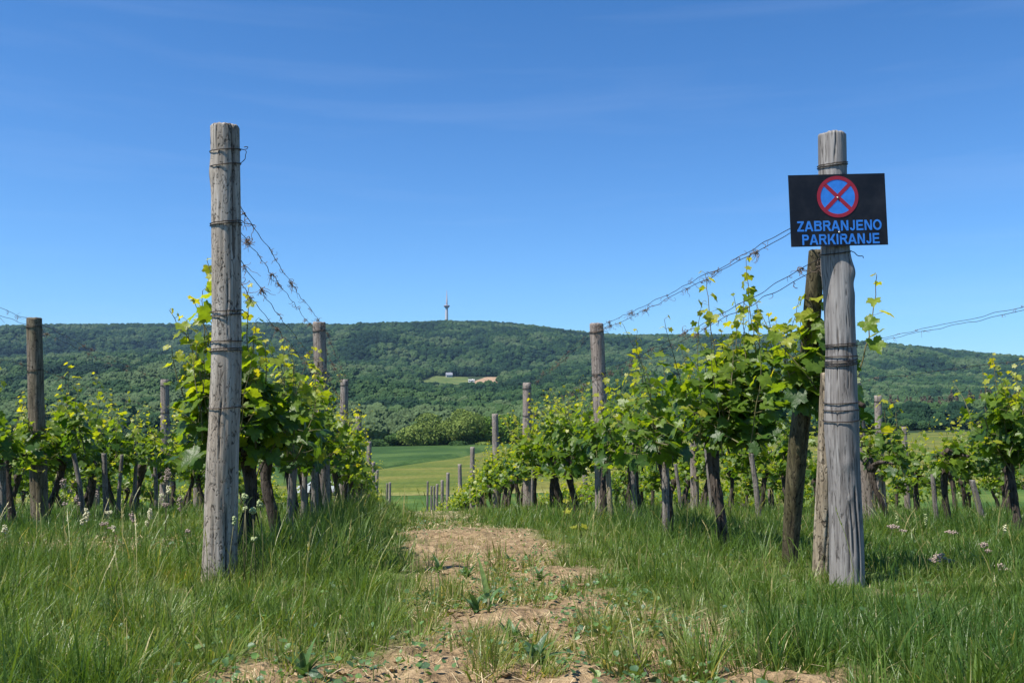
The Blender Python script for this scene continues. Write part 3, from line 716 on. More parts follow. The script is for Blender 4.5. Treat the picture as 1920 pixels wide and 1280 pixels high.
POSTS = {-1: [(8.9, 605, 598, 609, 25, M_POST_D), (13.9, 712, 646, 648, 15.5, M_POST_D), (18.9, 780, 672, 675, 11.5, M_POST_D), (24, 828, 692.5, 694, 9, M_POST_D), (29, 866, 700, 701, 7.5, M_POST_D), (34, 881, 707, 708, 6.5, M_POST_D), (39.5, 904, 731, 731, 5, M_POST_D)],
         1: [(8.9, 607, 1118, 1130, 27, M_POST_D), (13.9, 718, 988, 991, 17, M_POST_D), (18.9, 776, 928, 930, 12, M_POST_D), (24, 838, 886, 887, 9, M_POST_D), (29, 870, 862, 863, 7.5, M_POST_D), (34, 886, 840, 841, 6.5, M_POST_D), (39, 900, 829, 830, 6, M_POST_D), (43, 907, 820, 820, 5, M_POST_D)],
         -2: [(3.7, 238, -905, -912, 54, M_POST_A), (8.6, 597, 64, 86, 28, M_POST_C), (13.6, 712, 309, 313, 16, M_POST_D), (18.6, 790, 372, 374, 12, M_POST_D), (23.6, 835, 425, 425, 9, M_POST_D)],
         2: [(3.9, 250, 2800, 2790, 54, M_POST_A), (8.9, 600, 1588, 1628, 24, M_POST_D), (13.9, 735, 1298, 1300, 15, M_POST_D), (18.9, 786, 1180, 1181, 11, M_POST_D), (23.9, 838, 1095, 1096, 9, M_POST_D)],
         3: [(8.9, 600, 2160, 2155, 24, M_POST_D), (13.9, 742, 1646, 1650, 14, M_POST_D), (18.9, 800, 1440, 1442, 10, M_POST_D), (23.9, 845, 1290, 1291, 8, M_POST_D)],
         -3: [(13.6, 720, -40, -38, 15, M_POST_D), (18.6, 795, 184, 186, 11, M_POST_D), (23.6, 838, 290, 290, 8, M_POST_D)],
         4: [(13.9, 735, 2000, 2004, 14, M_POST_D), (18.9, 800, 1695, 1697, 10, M_POST_D)]}
ROWN = {-1: 'the row left of the path', 1: 'the row right of the path', -2: 'the second row left', 2: 'the second row right', -3: 'the third row left', 3: 'the third row right', -4: 'the fourth row left', 4: 'the fourth row right', 5: 'the fifth row right'}
POSTTOP = {-1: [(3.9, 1.2)], 1: [(3.87, 1.16)]}
for row, lst in POSTS.items():
    for k, (d, pt, xt, xb, w, mat) in enumerate(lst):
        gb = P(xb, 760, d); gz = float(ground_z(gb[0], d)); top = P(xt, pt, d)
        base = np.array([gb[0], d, gz]); r = w / 2 / F * d
        nth = k + 2 if row in (-1, 1) else k + 1
        w_ = 'grey wooden post' if mat is not M_POST_C else 'dark old post'
        t = thing('vineyard_post', base, f'{w_}, {ORD[nth - 1]} from the near end of {ROWN[row]}', 'post', PG)
        segs, rings = (36, 110) if d < 10 else (20, 40)
        L = [(0, 0, -0.2), tuple((top - base) * 0.5 + np.array([0.012 * (-1) ** k, 0, 0])), tuple(top - base)]
        me, pr = post_mesh('vineyard_post', L, [r * 1.12, r * 1.03, r * 0.95], 40 + row * 7 + k, segs, rings, mat,
                           [(-1.2 - 0.4 * (k % 3), 0.2, 1.2, 0.06, r * 0.12), (-2.0, 0.9, 2.5, 0.05, r * 0.1)] if d < 15 else (), (), 0.08)
        put('timber', me, t)
        H = top[2] - base[2]
        if d < 15:
            wire_tie(t, pr, H - 0.09, 0.006, 2, k, d < 10); wire_tie(t, pr, H - 0.5, 0.006, 2, k + 5, False)
        POSTTOP.setdefault(row, []).append((d, float(top[2])))
# the fourth left post keeps a plain top
# ------------------------------------------------------------------ no-parking sign
M_SIGN, n_, l_ = nodemat('black_sign_plastic')
b_ = n_.new('ShaderNodeBsdfPrincipled'); b_.inputs['Specular IOR Level'].default_value = 0.3
t_ = noise(n_, l_, 9, 7, 0.7); r_ = ramp(n_, [(0.45, (0.0035, 0.0045, 0.009)), (0.75, (0.016, 0.018, 0.024))]); l_.new(t_.outputs[0], r_.inputs[0])
t2_ = noise(n_, l_, 60, 3, 0.6, stretch=(3, 1, 0.12)); r2_ = ramp(n_, [(0.70, (0, 0, 0)), (0.78, (0.03, 0.03, 0.034))]); l_.new(t2_.outputs[0], r2_.inputs[0])
m_ = n_.new('ShaderNodeMix'); m_.data_type = 'RGBA'; m_.blend_type = 'ADD'; m_.inputs[0].default_value = 1.0; l_.new(r_.outputs[0], m_.inputs[6]); l_.new(r2_.outputs[0], m_.inputs[7]); l_.new(m_.outputs[2], b_.inputs['Base Color'])
rr_ = n_.new('ShaderNodeMapRange'); rr_.inputs[3].default_value = 0.35; rr_.inputs[4].default_value = 0.65; l_.new(t_.outputs[0], rr_.inputs[0]); l_.new(rr_.outputs[0], b_.inputs['Roughness']); out(n_, l_, b_.outputs[0])
M_SRED = plain('sign_red', (0.28, 0.016, 0.035), 0.5, spec=0.3, vary=0.14, scale=30)
M_SBLUE = plain('sign_blue', (0.03, 0.19, 0.62), 0.5, spec=0.3, vary=0.14, scale=40)
M_SCREW = plain('zinc_screw', (0.5, 0.48, 0.42), 0.35, 0.9)
ds = 3.79
cn = [P(x, y, ds) for x, y in ((1481, 461.5), (1665.5, 460), (1660, 326.5), (1478.5, 328))]
ctr = np.mean(cn, 0); ux = (cn[1] - cn[0] + cn[2] - cn[3]) / 2; sw = np.linalg.norm(ux); uy = (cn[3] - cn[0] + cn[2] - cn[1]) / 2; sh = np.linalg.norm(uy)
roll = math.atan2(ux[2], ux[0])
sg = thing('no_parking_sign', ctr, 'black rectangular no parking sign with blue lettering and red crossed circle', 'sign')
sg.rotation_euler = (R(1.0), -roll - R(1.2), R(1.5))
K = sw / 184.0                                  # metres per photo pixel on the sign
mb = MB(); mb.box((0, 0, 0), (sw, 0.004, sh)); pan = mb.mesh('panel', M_SIGN, False); put('panel', pan, sg)
def fan(mb, pts, y):
    V = [(x, y, z) for x, z in pts]; mb.add(V, (), [(0, i, i + 1) for i in range(1, len(V) - 1)])
cxs, czs, ro_ = 0.0 * K, (394 - 369) * K, 39.5 * K
disc = MB(); fan(disc, [(cxs + (ro_ - 3 * K) * math.cos(a), czs + (ro_ - 3 * K) * math.sin(a)) for a in np.linspace(0, 2 * math.pi, 64, endpoint=False)], -0.0026)
sym = put('symbol', disc.mesh('disc', M_SBLUE, False), sg)
rg = MB(); a = np.linspace(0, 2 * math.pi, 72, endpoint=False)
V = np.concatenate([np.stack([cxs + r_ * np.cos(a), np.full(72, -0.0036), czs + r_ * np.sin(a)], -1) for r_ in (ro_, ro_ - 6.8 * K)]); j = np.arange(72); k = (j + 1) % 72
rg.add(V, np.stack([j, k, 72 + k, 72 + j], -1))
ri = ro_ - 6.0 * K; hw = 3.6 * K
for an, yo in ((R(45), -0.0033), (R(-45), -0.0031)):
    ca, sa = math.cos(an), math.sin(an)
    fan(rg, [(cxs + u * ca - v * sa, czs + u * sa + v * ca) for u, v in ((-ri, -hw), (ri, -hw), (ri, hw), (-ri, hw))], yo)
put('prohibition_ring', rg.mesh('ring', M_SRED, False), sym)
GLY = {'Z': .611, 'A': .722, 'B': .722, 'R': .722, 'N': .722, 'J': .53, 'E': .667, 'O': .778, 'P': .667, 'K': .722, 'I': .278}
def glyph(ch):
    """heavy sans capital as strokes (quads) in a box one cap-height tall"""
    W = GLY[ch] / .716; m = 0.10; t = 0.205; L, Rr = m, W - m * 0.6; q = []
    def seg(x0, y0, x1, y1, w=t):
        d = math.hypot(x1 - x0, y1 - y0); nx_, ny_ = -(y1 - y0) / d * w / 2, (x1 - x0) / d * w / 2
        q.append([(x0 + nx_, y0 + ny_), (x0 - nx_, y0 - ny_), (x1 - nx_, y1 - ny_), (x1 + nx_, y1 + ny_)])
    def slant(xb, xt, y0=0.0, y1=1.0, w=0.225): q.append([(xb - w / 2, y0), (xb + w / 2, y0), (xt + w / 2, y1), (xt - w / 2, y1)])
    def arc(cx, cy, rx, ry, a0, a1, n=14, w=t):
        for k in range(n):
            u, v = R(a0 + (a1 - a0) * k / n), R(a0 + (a1 - a0) * (k + 1) / n)
            q.append([(cx + rx * math.cos(u), cy + ry * math.sin(u)), (cx + (rx - w) * math.cos(u), cy + (ry - w * .9) * math.sin(u)), (cx + (rx - w) * math.cos(v), cy + (ry - w * .9) * math.sin(v)), (cx + rx * math.cos(v), cy + ry * math.sin(v))])
    stem = lambda: seg(L + t / 2, 0, L + t / 2, 1)
    bar = lambda x0, x1, y, w=0.18: seg(x0, y, x1, y, w)
    if ch == 'Z': bar(L * .5, Rr, .91); bar(L * .3, Rr, .09); slant(L * .5 + .14, Rr - .14, .15, .85, .27)
    if ch == 'A': slant(.115, W / 2 - .02); slant(W - .115, W / 2 + .02); bar(.25, W - .25, .30, .16)
    if ch in 'BRP':
        stem(); top = .72 if ch != 'B' else .755; rt = .28 if ch != 'B' else .245
        bar(L, Rr - rt, .91); bar(L, Rr - rt, top - rt + .09); arc(Rr - rt - .01, top, rt, rt, -90, 90)
        if ch == 'B': bar(L, Rr - .28, .09); arc(Rr - .27, .285, .285, .285, -90, 90)
        if ch == 'R': slant(Rr - .05, Rr - .36, 0, .5, .25)
    if ch == 'N': stem(); seg(Rr - t / 2, 0, Rr - t / 2, 1); slant(Rr - t / 2 - .03, L + t / 2 + .03, 0, 1, .22)
    if ch == 'J': seg(Rr - t / 2, .28, Rr - t / 2, 1); arc(Rr - .29, .29, .29, .30, -180, 0)
    if ch == 'E': stem(); bar(L, Rr, .91); bar(L, Rr - .04, .51, .17); bar(L, Rr + .02, .09)
    if ch == 'O': arc(W / 2, .5, W / 2 - .05, .52, 0, 360, 36)
    if ch == 'K': stem(); slant(L + .30, Rr - .10, .38, 1, .27); slant(Rr - .06, L + .42, 0, .60, .27)
    if ch == 'I': seg(W / 2, 0, W / 2, 1)
    return W, q
def text_mesh(word, cap, width, x0, zbase):
    x = 0.0; qs = []
    for ch in word:
        w, q = glyph(ch); qs += [[(px_ + x, pz) for px_, pz in f] for f in q]; x += w
    V = []; 
    for k, f in enumerate(qs): V += [(px_ / x * width + x0, -0.0026 - 0.000004 * k, pz * cap + zbase) for px_, pz in f]
    return mesh_np(word.lower(), V, np.arange(len(V)).reshape(-1, 4), None, None, False, [M_SBLUE])
px2x = lambda px: (px - 1571.5) * K
px2z = lambda py: (394 - py) * K
put('lettering', text_mesh('ZABRANJENO', 19.5 * K, 162 * K, px2x(1491.5), px2z(433.5)), sg)
put('lettering', text_mesh('PARKIRANJE', 19.5 * K, 149 * K, px2x(1499), px2z(459)), sg)
for zc in (czs - 2 * K, px2z(436.5)):
    V, q = lathe([(0.0001, -0.004), (0.003, -0.0035), (0.0045, -0.0018), (0.0046, 0.0)], 14); V = V[:, [0, 2, 1]] + (0, -0.003, zc)
    mb = MB(); mb.add(V, q); put('screw', mb.mesh('screw', M_SCREW), sg)

# ------------------------------------------------------------------ vine leaves, shoots, trunks
def outline(n, teeth):
    key = np.array([(0, 1.0), (14, .80), (30, .60), (44, .80), (56, .92), (70, .72), (86, .56), (100, .66), (114, .72), (132, .58), (152, .46), (168, .34), (180, .10)], float)
    th = np.linspace(-180, 180, n, endpoint=False) + 180.0 / n
    r = np.interp(np.abs(th), key[:, 0], key[:, 1])
    if teeth: r = r * (1 + 0.075 * np.where(np.arange(n) % 2 == 0, 1, -1))
    a = np.radians(th); return np.stack([np.sin(a) * r * 0.95, np.cos(a) * r], -1)
LEAF = {'A': outline(38, True), 'B': outline(17, False), 'C': outline(9, False)}
def leaves(pos, nrm, tip, size, age_tone, lod, g):
    o = LEAF[lod]; m = len(pos)
    L = np.vstack([[0, 0.12], o]); k = len(L)
    x, y = L[:, 0], L[:, 1]; rr = np.hypot(x, y)
    fold = g.uniform(-0.05, 0.38, m)[:, None]; droop = g.uniform(0.0, 0.40, m)[:, None]; wav = g.uniform(0.02, 0.10, m)[:, None]; ph = g.uniform(0, 6.28, m)[:, None]
    z = fold * np.abs(x) - droop * (np.clip(y, 0, None) ** 2 + 0.5 * x ** 2) + wav * np.sin(np.arctan2(x, y)[None] * 5 + ph) * rr
    nrm = nrm / (np.linalg.norm(nrm, axis=1)[:, None] + 1e-9)
    tip = tip - nrm * (tip * nrm).sum(1)[:, None]; tip /= np.linalg.norm(tip, axis=1)[:, None] + 1e-9
    sd = np.cross(tip, nrm)
    asp = g.uniform(0.85, 1.12, m)[:, None]
    s = size[:, None]
    V = pos[:, None] + (sd[:, None] * (x[None] * s * asp)[..., None] + tip[:, None] * (y[None] * s)[..., None] + nrm[:, None] * (z * s)[..., None])
    i = np.arange(1, k); T = np.stack([np.zeros(k - 1, int), i, np.roll(i, -1)], -1)
    T = (T[None] + (np.arange(m) * k)[:, None, None]).reshape(-1, 3)
    return V.reshape(-1, 3), T, np.repeat(age_tone, k)

def grow(seed, lod, nsh=14, head=0.55, length=(0.45, 0.95), spread=(0.10, 0.46), extra=(), sparse=0, base_d=None, tilt=0.26, dense=1.0):
    """shoots and leaves of one vine, y along the row, ground at z = 0"""
    g = np.random.default_rng(seed)
    sh = MB(); lp, ln, lt, lsz, la = [], [], [], [], []
    polys = []
    for k in range(nsh):
        st = np.array([g.normal(0, spread[0] * 0.6), g.uniform(-spread[1], spread[1]), head + g.uniform(-0.10, 0.12)])
        L = g.uniform(*length); dirv = np.array([g.normal(0, tilt), g.normal(0, tilt), 1.0])
        if g.random() < 0.3: dirv = np.array([g.choice([-1, 1]) * g.uniform(0.5, 1.0), g.normal(0, 0.5), g.uniform(-0.1, 0.7)]); L *= 0.55
        dirv /= np.linalg.norm(dirv)
        n = max(5, int(L / 0.06)); pts = [st]; d = dirv
        for q in range(n):
            d = d + g.normal(0, 0.10, 3) + np.array([0, 0, 0.03]); d /= np.linalg.norm(d); pts.append(pts[-1] + d * (L / n))
        polys.append((np.array(pts), False))
    for e in extra: 
        e = np.asarray(e, float); s = np.r_[0, np.cumsum(np.linalg.norm(np.diff(e, axis=0), axis=1))]
        n = max(6, int(s[-1] / 0.045)); u = np.linspace(0, s[-1], n); pts = np.stack([np.interp(u, s, e[:, q]) for q in range(3)], -1)
        pts[1:-1] += g.normal(0, 0.004, (n - 2, 3)); polys.append((pts, 2 if sparse and not any(b for _, b in polys) else 1))
    for pts, special in polys:
        n = len(pts); t = np.linspace(0, 1, n)
        if lod in 'AB': sh.tube(pts, (0.0055 if special else 0.0042) * (1 - 0.7 * t), 5 if lod == 'A' else 4, cap=False)
        side = g.choice([-1, 1]); az0 = g.uniform(0, 6.28)
        for q in range(1, n):
            reps = 1 + (g.random() < (0.95 * dense if t[q] < 0.6 else 0.25)) + (g.random() < 0.55 * dense and t[q] < 0.45)
            if special and t[q] > 0.5: reps = 1 if g.random() < 0.9 else 0
            if special == 2: reps = 1 if g.random() < 0.8 else 0
            if lod == 'C' and g.random() < 0.35: reps -= 1
            for z_ in range(reps):
                side = -side; az = az0 + (0 if side > 0 else math.pi) + g.normal(0, 0.7)
                outv = np.array([math.cos(az), math.sin(az), 0])
                pet = (0.045 + 0.06 * (1 - t[q])) * g.uniform(0.6, 1.3) * (0.6 if t[q] > 0.85 else 1)
                pp = pts[q] + outv * pet * 0.85 + np.array([0, 0, pet * g.uniform(-0.1, 0.5)])
                if lod == 'A': sh.tube([pts[q], pts[q] + outv * pet * 0.5 + (0, 0, 0.012), pp], 0.0013, 3, cap=False)
                up = np.array([0, 0, 1.0])
                lp.append(pp); ln.append(up * 0.55 + outv * 0.50 + SUN * 0.30 + g.normal(0, 0.40, 3)); lt.append(outv * 0.65 - up * 0.5 + g.normal(0, 0.4, 3))
                sz = (0.078 * (1 - 0.62 * t[q] ** 4) if special else 0.080 * (1 - 0.72 * t[q] ** 2.2)) * g.uniform(0.62, 1.15)
                lsz.append(sz); la.append(np.clip(0.06 + {'A': 0.02, 'B': 0.10, 'C': 0.20}[lod] + 0.92 * t[q] ** 1.9 + g.normal(0, 0.14), 0, 1))  # farther leaf levels yellower: backlight put into their colour on top of age
    lsz = np.array(lsz) * (1.12 if lod == 'C' else 1.0)
    V, T, A = leaves(np.array(lp), np.array(ln), np.array(lt), lsz, np.array(la), lod, g)
    lm = mesh_np('leaves', V, None, T, {'age_tone': A}, True, [M_LEAF])
    return (sh.mesh('shoots', M_STEM) if sh.V else None), lm

def trunk_mesh(seed, head=0.55, style=0, thick=1.0, segs=14):
    g = np.random.default_rng(seed + 900); mb = MB()
    n = 16; t = np.linspace(0, 1, n); bx, by = g.uniform(-0.10, 0.10), g.uniform(-0.12, 0.12)
    a, w = g.uniform(0, 6.28), g.uniform(0.010, 0.035)
    pts = np.stack([bx * t ** 1.5 + w * np.sin(a + t * 5), by * t + w * np.cos(a + t * 4), -0.08 + (head + 0.10) * t], -1); pts[:, :2] -= pts[1, :2]
    r = (0.027 + 0.010 * (1 - t) ** 2 + 0.018 * t ** 6) * thick * g.uniform(0.8, 1.2)
    mb.tube(pts, r, segs, seed, 0.42)
    if style == 1:
        p2 = pts + np.stack([0.045 + 0.03 * np.sin(t * 4 + 1), 0.04 * np.cos(t * 3), 0 * t], -1) * np.sin(t * math.pi)[:, None] ** 0.5
        mb.tube(p2, r * 0.75, segs, seed + 1, 0.45)
    h = pts[-1]
    mb.tube([h + (0, 0, -0.06), h + (0.01, 0, -0.01), h + (0.0, 0.01, 0.05), h + (0, 0, 0.09)], np.array([0.035, 0.062, 0.055, 0.012]) * thick, segs, seed + 2, 0.6)
    for s in (-1, 1):
        if g.random() < 0.75:
            L = g.uniform(0.12, 0.34); q = np.linspace(0, 1, 8)
            mb.tube(h + np.stack([g.normal(0, 0.04) * q, s * L * q, 0.03 * np.sin(q * 3) + g.uniform(-0.02, 0.08) * q], -1), 0.026 * thick * (1 - 0.55 * q), 9, seed + 3 + s, 0.5)
    for k in range(7):                                   # shreds of bark and old spurs
        q = g.integers(2, n - 1); az = g.uniform(0, 6.28); p = pts[q] + np.array([math.cos(az), math.sin(az), 0]) * r[q]
        mb.tube([p, p + np.array([math.cos(az) * 0.012, math.sin(az) * 0.012, -0.04]), p + np.array([math.cos(az) * 0.022, math.sin(az) * 0.022, -0.09])], [0.005, 0.004, 0.001], 4)
    return mb.mesh('trunk', M_BARK)

def vine(x, d, label, meshes, rz=0.0, group='grapevines along the rows', sc_=1.0):
    z = float(ground_z(x, d))
    t = thing('grapevine', (x, d, z), label, 'grapevine', group, rz); t.scale = (sc_, sc_, sc_)
    for nm, me in zip(('trunk', 'shoots', 'leaves'), meshes):
        if me is not None: put(nm, me, t)
    return t
protoA = [(trunk_mesh(100 + k, 0.55, k % 2), *grow(200 + k, 'A', 15 + (k % 3), length=(0.45, 0.88 + 0.1 * (k % 3)))) for k in range(6)]
protoB = [(trunk_mesh(120 + k, 0.55, k % 2, segs=9), *grow(230 + k, 'B', 14 + k % 3, length=(0.42, 0.82 + 0.08 * (k % 3)))) for k in range(6)]
protoC = [(trunk_mesh(140 + k, 0.55, k % 2, segs=6), *grow(260 + k, 'C', 14, length=(0.4, 0.85))) for k in range(5)]

def px_poly(lst, d, base): return [P(px, py, d) - base for px, py in lst]
VS = {-1: [4.68, 5.75, 6.75, 7.55, 8.45, 9.5], 1: [4.22, 5.47, 6.62, 7.55, 8.42, 9.9, 10.9, 12.0], -2: [7.1, 8.2, 9.1], 2: [6.9, 7.66, 8.7, 9.6], -3: [12.6], 3: [9.9], -4: [18.5], 4: [13.2], 5: [17.5]}
END = {-1: 48, 1: 52, -2: 34, 2: 33, -3: 28, 3: 30, -4: 30, 4: 28, 5: 28}
SPECIAL = {
 (1, 1): dict(poly=[[(1368, 850), (1352, 740), (1338, 650), (1330, 580), (1322, 512)], [(1400, 845), (1428, 720), (1410, 610), (1403, 545), (1399, 487)], [(1410, 850), (1460, 720), (1480, 640), (1500, 560)], [(1400, 840), (1445, 700), (1455, 600)], [(1390, 840), (1400, 700), (1392, 610), (1400, 545)], [(1420, 840), (1450, 690), (1440, 590)], [(1380, 840), (1360, 720), (1352, 620)], [(1440, 830), (1478, 700), (1470, 610)], [(1420, 830), (1425, 700), (1420, 570)]], d=5.35, n=24, len=(0.5, 0.9), head=0.66, spread=(0.22, 0.42), label='bushy grapevine with two tall shoots left of the leaning brace post'),
 (1, 0): dict(poly=[[(1596, 800), (1604, 730), (1624, 650), (1640, 570), (1644, 516)], [(1540, 720), (1548, 640), (1530, 560), (1528, 500)], [(1560, 760), (1520, 700), (1500, 640)], [(1540, 780), (1510, 720), (1490, 660)], [(1530, 770), (1490, 720), (1460, 700)], [(1550, 760), (1530, 680), (1510, 600)], [(1530, 780), (1515, 690), (1500, 600)], [(1535, 760), (1522, 660), (1518, 560)], [(1520, 780), (1490, 740), (1470, 670), (1478, 620)], [(1545, 700), (1540, 620), (1530, 540)]], d=4.3, n=2, head=0.72, spread=(0.05, 0.2), sparse=1, label='grapevine climbing behind the no parking sign post, one shoot showing right'),
 (-1, 0): dict(poly=[[(440, 830), (402, 730), (372, 660), (346, 625), (318, 582)], [(445, 830), (412, 700), (386, 625), (362, 560)], [(440, 820), (425, 650), (402, 560), (388, 488)], [(480, 830), (466, 700), (463, 610), (467, 538)], [(500, 840), (500, 720), (498, 640)], [(440, 840), (370, 760), (345, 690)], [(430, 840), (380, 740), (358, 650), (350, 600)], [(440, 840), (395, 700), (378, 600), (380, 545)], [(440, 830), (360, 780), (328, 700), (322, 650)], [(450, 830), (400, 760), (370, 690), (385, 640)], [(480, 840), (480, 740), (476, 650), (480, 600)]], d=4.62, n=20, head=0.52, spread=(0.18, 0.36), label='bushy grapevine directly behind the nearest left post'),
 (-1, 1): dict(poly=[[(520, 850), (535, 720), (530, 640)], [(540, 850), (556, 730), (545, 650)], [(560, 850), (575, 780), (590, 720)]], d=5.6, n=15, head=0.55, spread=(0.16, 0.42), label='grapevine with shoots to the wire, second in the row left of the path'),
 (-2, 1): dict(poly=[[(150, 840), (124, 760), (130, 682)], [(160, 850), (140, 760), (150, 720)]], d=8.2, n=14, head=0.55, spread=(0.10, 0.44), label='grapevine with one tall thin shoot at the dark post, second row left'),
 (2, 1): dict(poly=[[(1790, 880), (1810, 830), (1832, 800)], [(1765, 890), (1750, 840)]], d=7.6, n=3, head=0.55, spread=(0.05, 0.15), len=(0.2, 0.35), label='nearly leafless crooked vine trunk with a knobby head right of the sign post'),
 (2, 2): dict(poly=[[(1668, 860), (1662, 800), (1655, 742)], [(1675, 860), (1682, 800), (1676, 752)]], d=8.6, n=10, head=0.5, spread=(0.10, 0.3), len=(0.3, 0.5), label='leafy vine with an upright shoot just right of the sign post'),
 (2, 0): dict(poly=[[(1880, 840), (1872, 760), (1862, 664)], [(1890, 850), (1908, 780), (1905, 700)], [(1850, 840), (1850, 760), (1842, 690)]], d=6.9, n=18, len=(0.5, 0.9), head=0.55, spread=(0.16, 0.44), label='grapevine with two tall shoots at the right edge of the vineyard view'),
}
STYLE_ADJ = ['leafy', 'bushy', 'pale green']
rv = random.Random(77)
for row in (-1, 1, -2, 2, -3, 3, -4, 4, 5):
    ds_ = list(VS[row])
    while ds_[-1] < END[row]: ds_.append(ds_[-1] + rv.uniform(0.95, 1.12))
    for k, d in enumerate(ds_):
        x = float(row_x(row, d)) + rv.uniform(-0.05, 0.05)
        if (row, k) == (1, 0): x = float(P(1566, 900, d)[0])
        if (row, k) == (1, 1): x = float(P(1352, 900, d)[0])
        sp = SPECIAL.get((row, k))
        base = np.array([x, d, float(ground_z(x, d))])
        if sp:
            ex = [px_poly(pl, sp['d'], base) for pl in sp['poly']]
            s_, l_ = grow(500 + row * 10 + k, 'A', sp['n'], sp['head'], sp.get('len', (0.40, 0.75)), sp['spread'], ex, sp.get('sparse', 0))
            vine(x, d, sp['label'], (trunk_mesh(300 + row * 10 + k, sp['head'], 0, 0.95), s_, l_)); continue
        pr_ = protoA if d < 11.5 else protoB if d < 20 else protoC
        m = rv.choice(pr_)
        lab = f'leafy grapevine, {ORD[k]} from the near end of {ROWN[row]}'
        vine(x, d, lab, m, rv.choice([0, math.pi]) + rv.uniform(-0.25, 0.25), sc_=rv.uniform(0.9, 1.1) * (1.04 if row in (1, -1) and d < 14 else 0.93 if row >= 2 else 1.0))

# thin stakes tied beside the vines
def stake(px, pb, d, ptop, pxt, w, mat, label, seed):
    b = P(px, 760, d); b[2] = float(ground_z(b[0], d)); tp = P(pxt, ptop, d); r = w / 2 / F * d
    t = thing('vine_stake', b, label, 'stake', 'thin stakes beside the vines')
    mid = (tp - b) * 0.5 + np.array([0.01 * math.sin(seed), 0, 0])
    me, _ = post_mesh('vine_stake', [(0, 0, -0.12), tuple(mid), tuple(tp - b)], [r * 1.1, r, r * 0.9], 60 + seed, 16, 50, mat, (), (), 0.12)
    put('timber', me, t)
STK = [(545, 0, 6.45, 845, 553, 15, M_STAKE, 'crooked grey stake between the first two vines of the left row'),
       (570, 0, 7.4, 850, 572, 11, M_STAKE, 'straight thin stake just left of the second left post'),
       (592, 0, 8.1, 850, 589, 13, M_STAKE, 'thicker grey stake touching the second left post'),
       (1246, 0, 6.5, 790, 1246, 13, M_STAKE, 'bluish grey square stake in the row right of the path'),
       (1191, 0, 7.45, 830, 1186, 11, M_STAKE, 'thin pale stake between the blue grey stake and second right post'),
       (1147, 0, 8.3, 840, 1138, 10, M_PALEBARK, 'slender brown stake leaning on the second right post'),
       (997, 0, 12.6, 880, 999, 5, M_STAKE, 'thin stake beside the third right post'),
       (12, 0, 7.9, 868, 5, 12, M_STAKE, 'grey stake at the left edge of the photo'),
       (68, 0, 8.9, 870, 88, 7, M_STAKE, 'thin stake right behind the dark old post'),
       (168, 0, 9.0, 850, 138, 9, M_STAKE, 'strongly leaning dark stake in the second row left'),
       (208, 0, 9.6, 850, 195, 10, M_STAKE, 'grey leaning stake midway along the second row left'),
       (228, 0, 10.5, 852, 229, 7, M_STAKE, 'straight narrow stake midway along the second row left'),
       (257, 0, 11.5, 850, 256, 7, M_STAKE, 'short grey stake before the third post of the second row left'),
       (300, 0, 12.2, 860, 290, 7, M_STAKE, 'slanting stake at the third post of the second row left'),
       (1420, 0, 9.9, 850, 1408, 10, M_STAKE, 'grey slanting stake seen under the bushy right vine'),
       (1276, 0, 12.2, 870, 1266, 7, M_STAKE, 'thin slanting stake under the leaves of the second row right'),
       (1335, 0, 11.3, 820, 1322, 9, M_STAKE, 'grey stake close to the second post of the second row right'),
       (1752, 0, 8.2, 880, 1748, 8, M_STAKE, 'slim stake right of the sign post in the second row'),
       (1838, 0, 9.4, 900, 1822, 11, M_STAKE, 'pale leaning stake in the grass far right'),
       (802, 0, 38, 902, 802, 4, M_STAKE, 'small far stake at the left end of the right row'),
       (809, 0, 37, 911, 809, 4, M_STAKE, 'short far stake in the middle of three at the right row end'),
       (814, 0, 36, 911, 814, 4, M_STAKE, 'short far stake, rightmost of three at the right row end'),
       (726, 0, 38, 906, 726, 4, M_STAKE, 'small far stake at the end of the left row')]
for q, a in enumerate(STK): stake(*a, q)

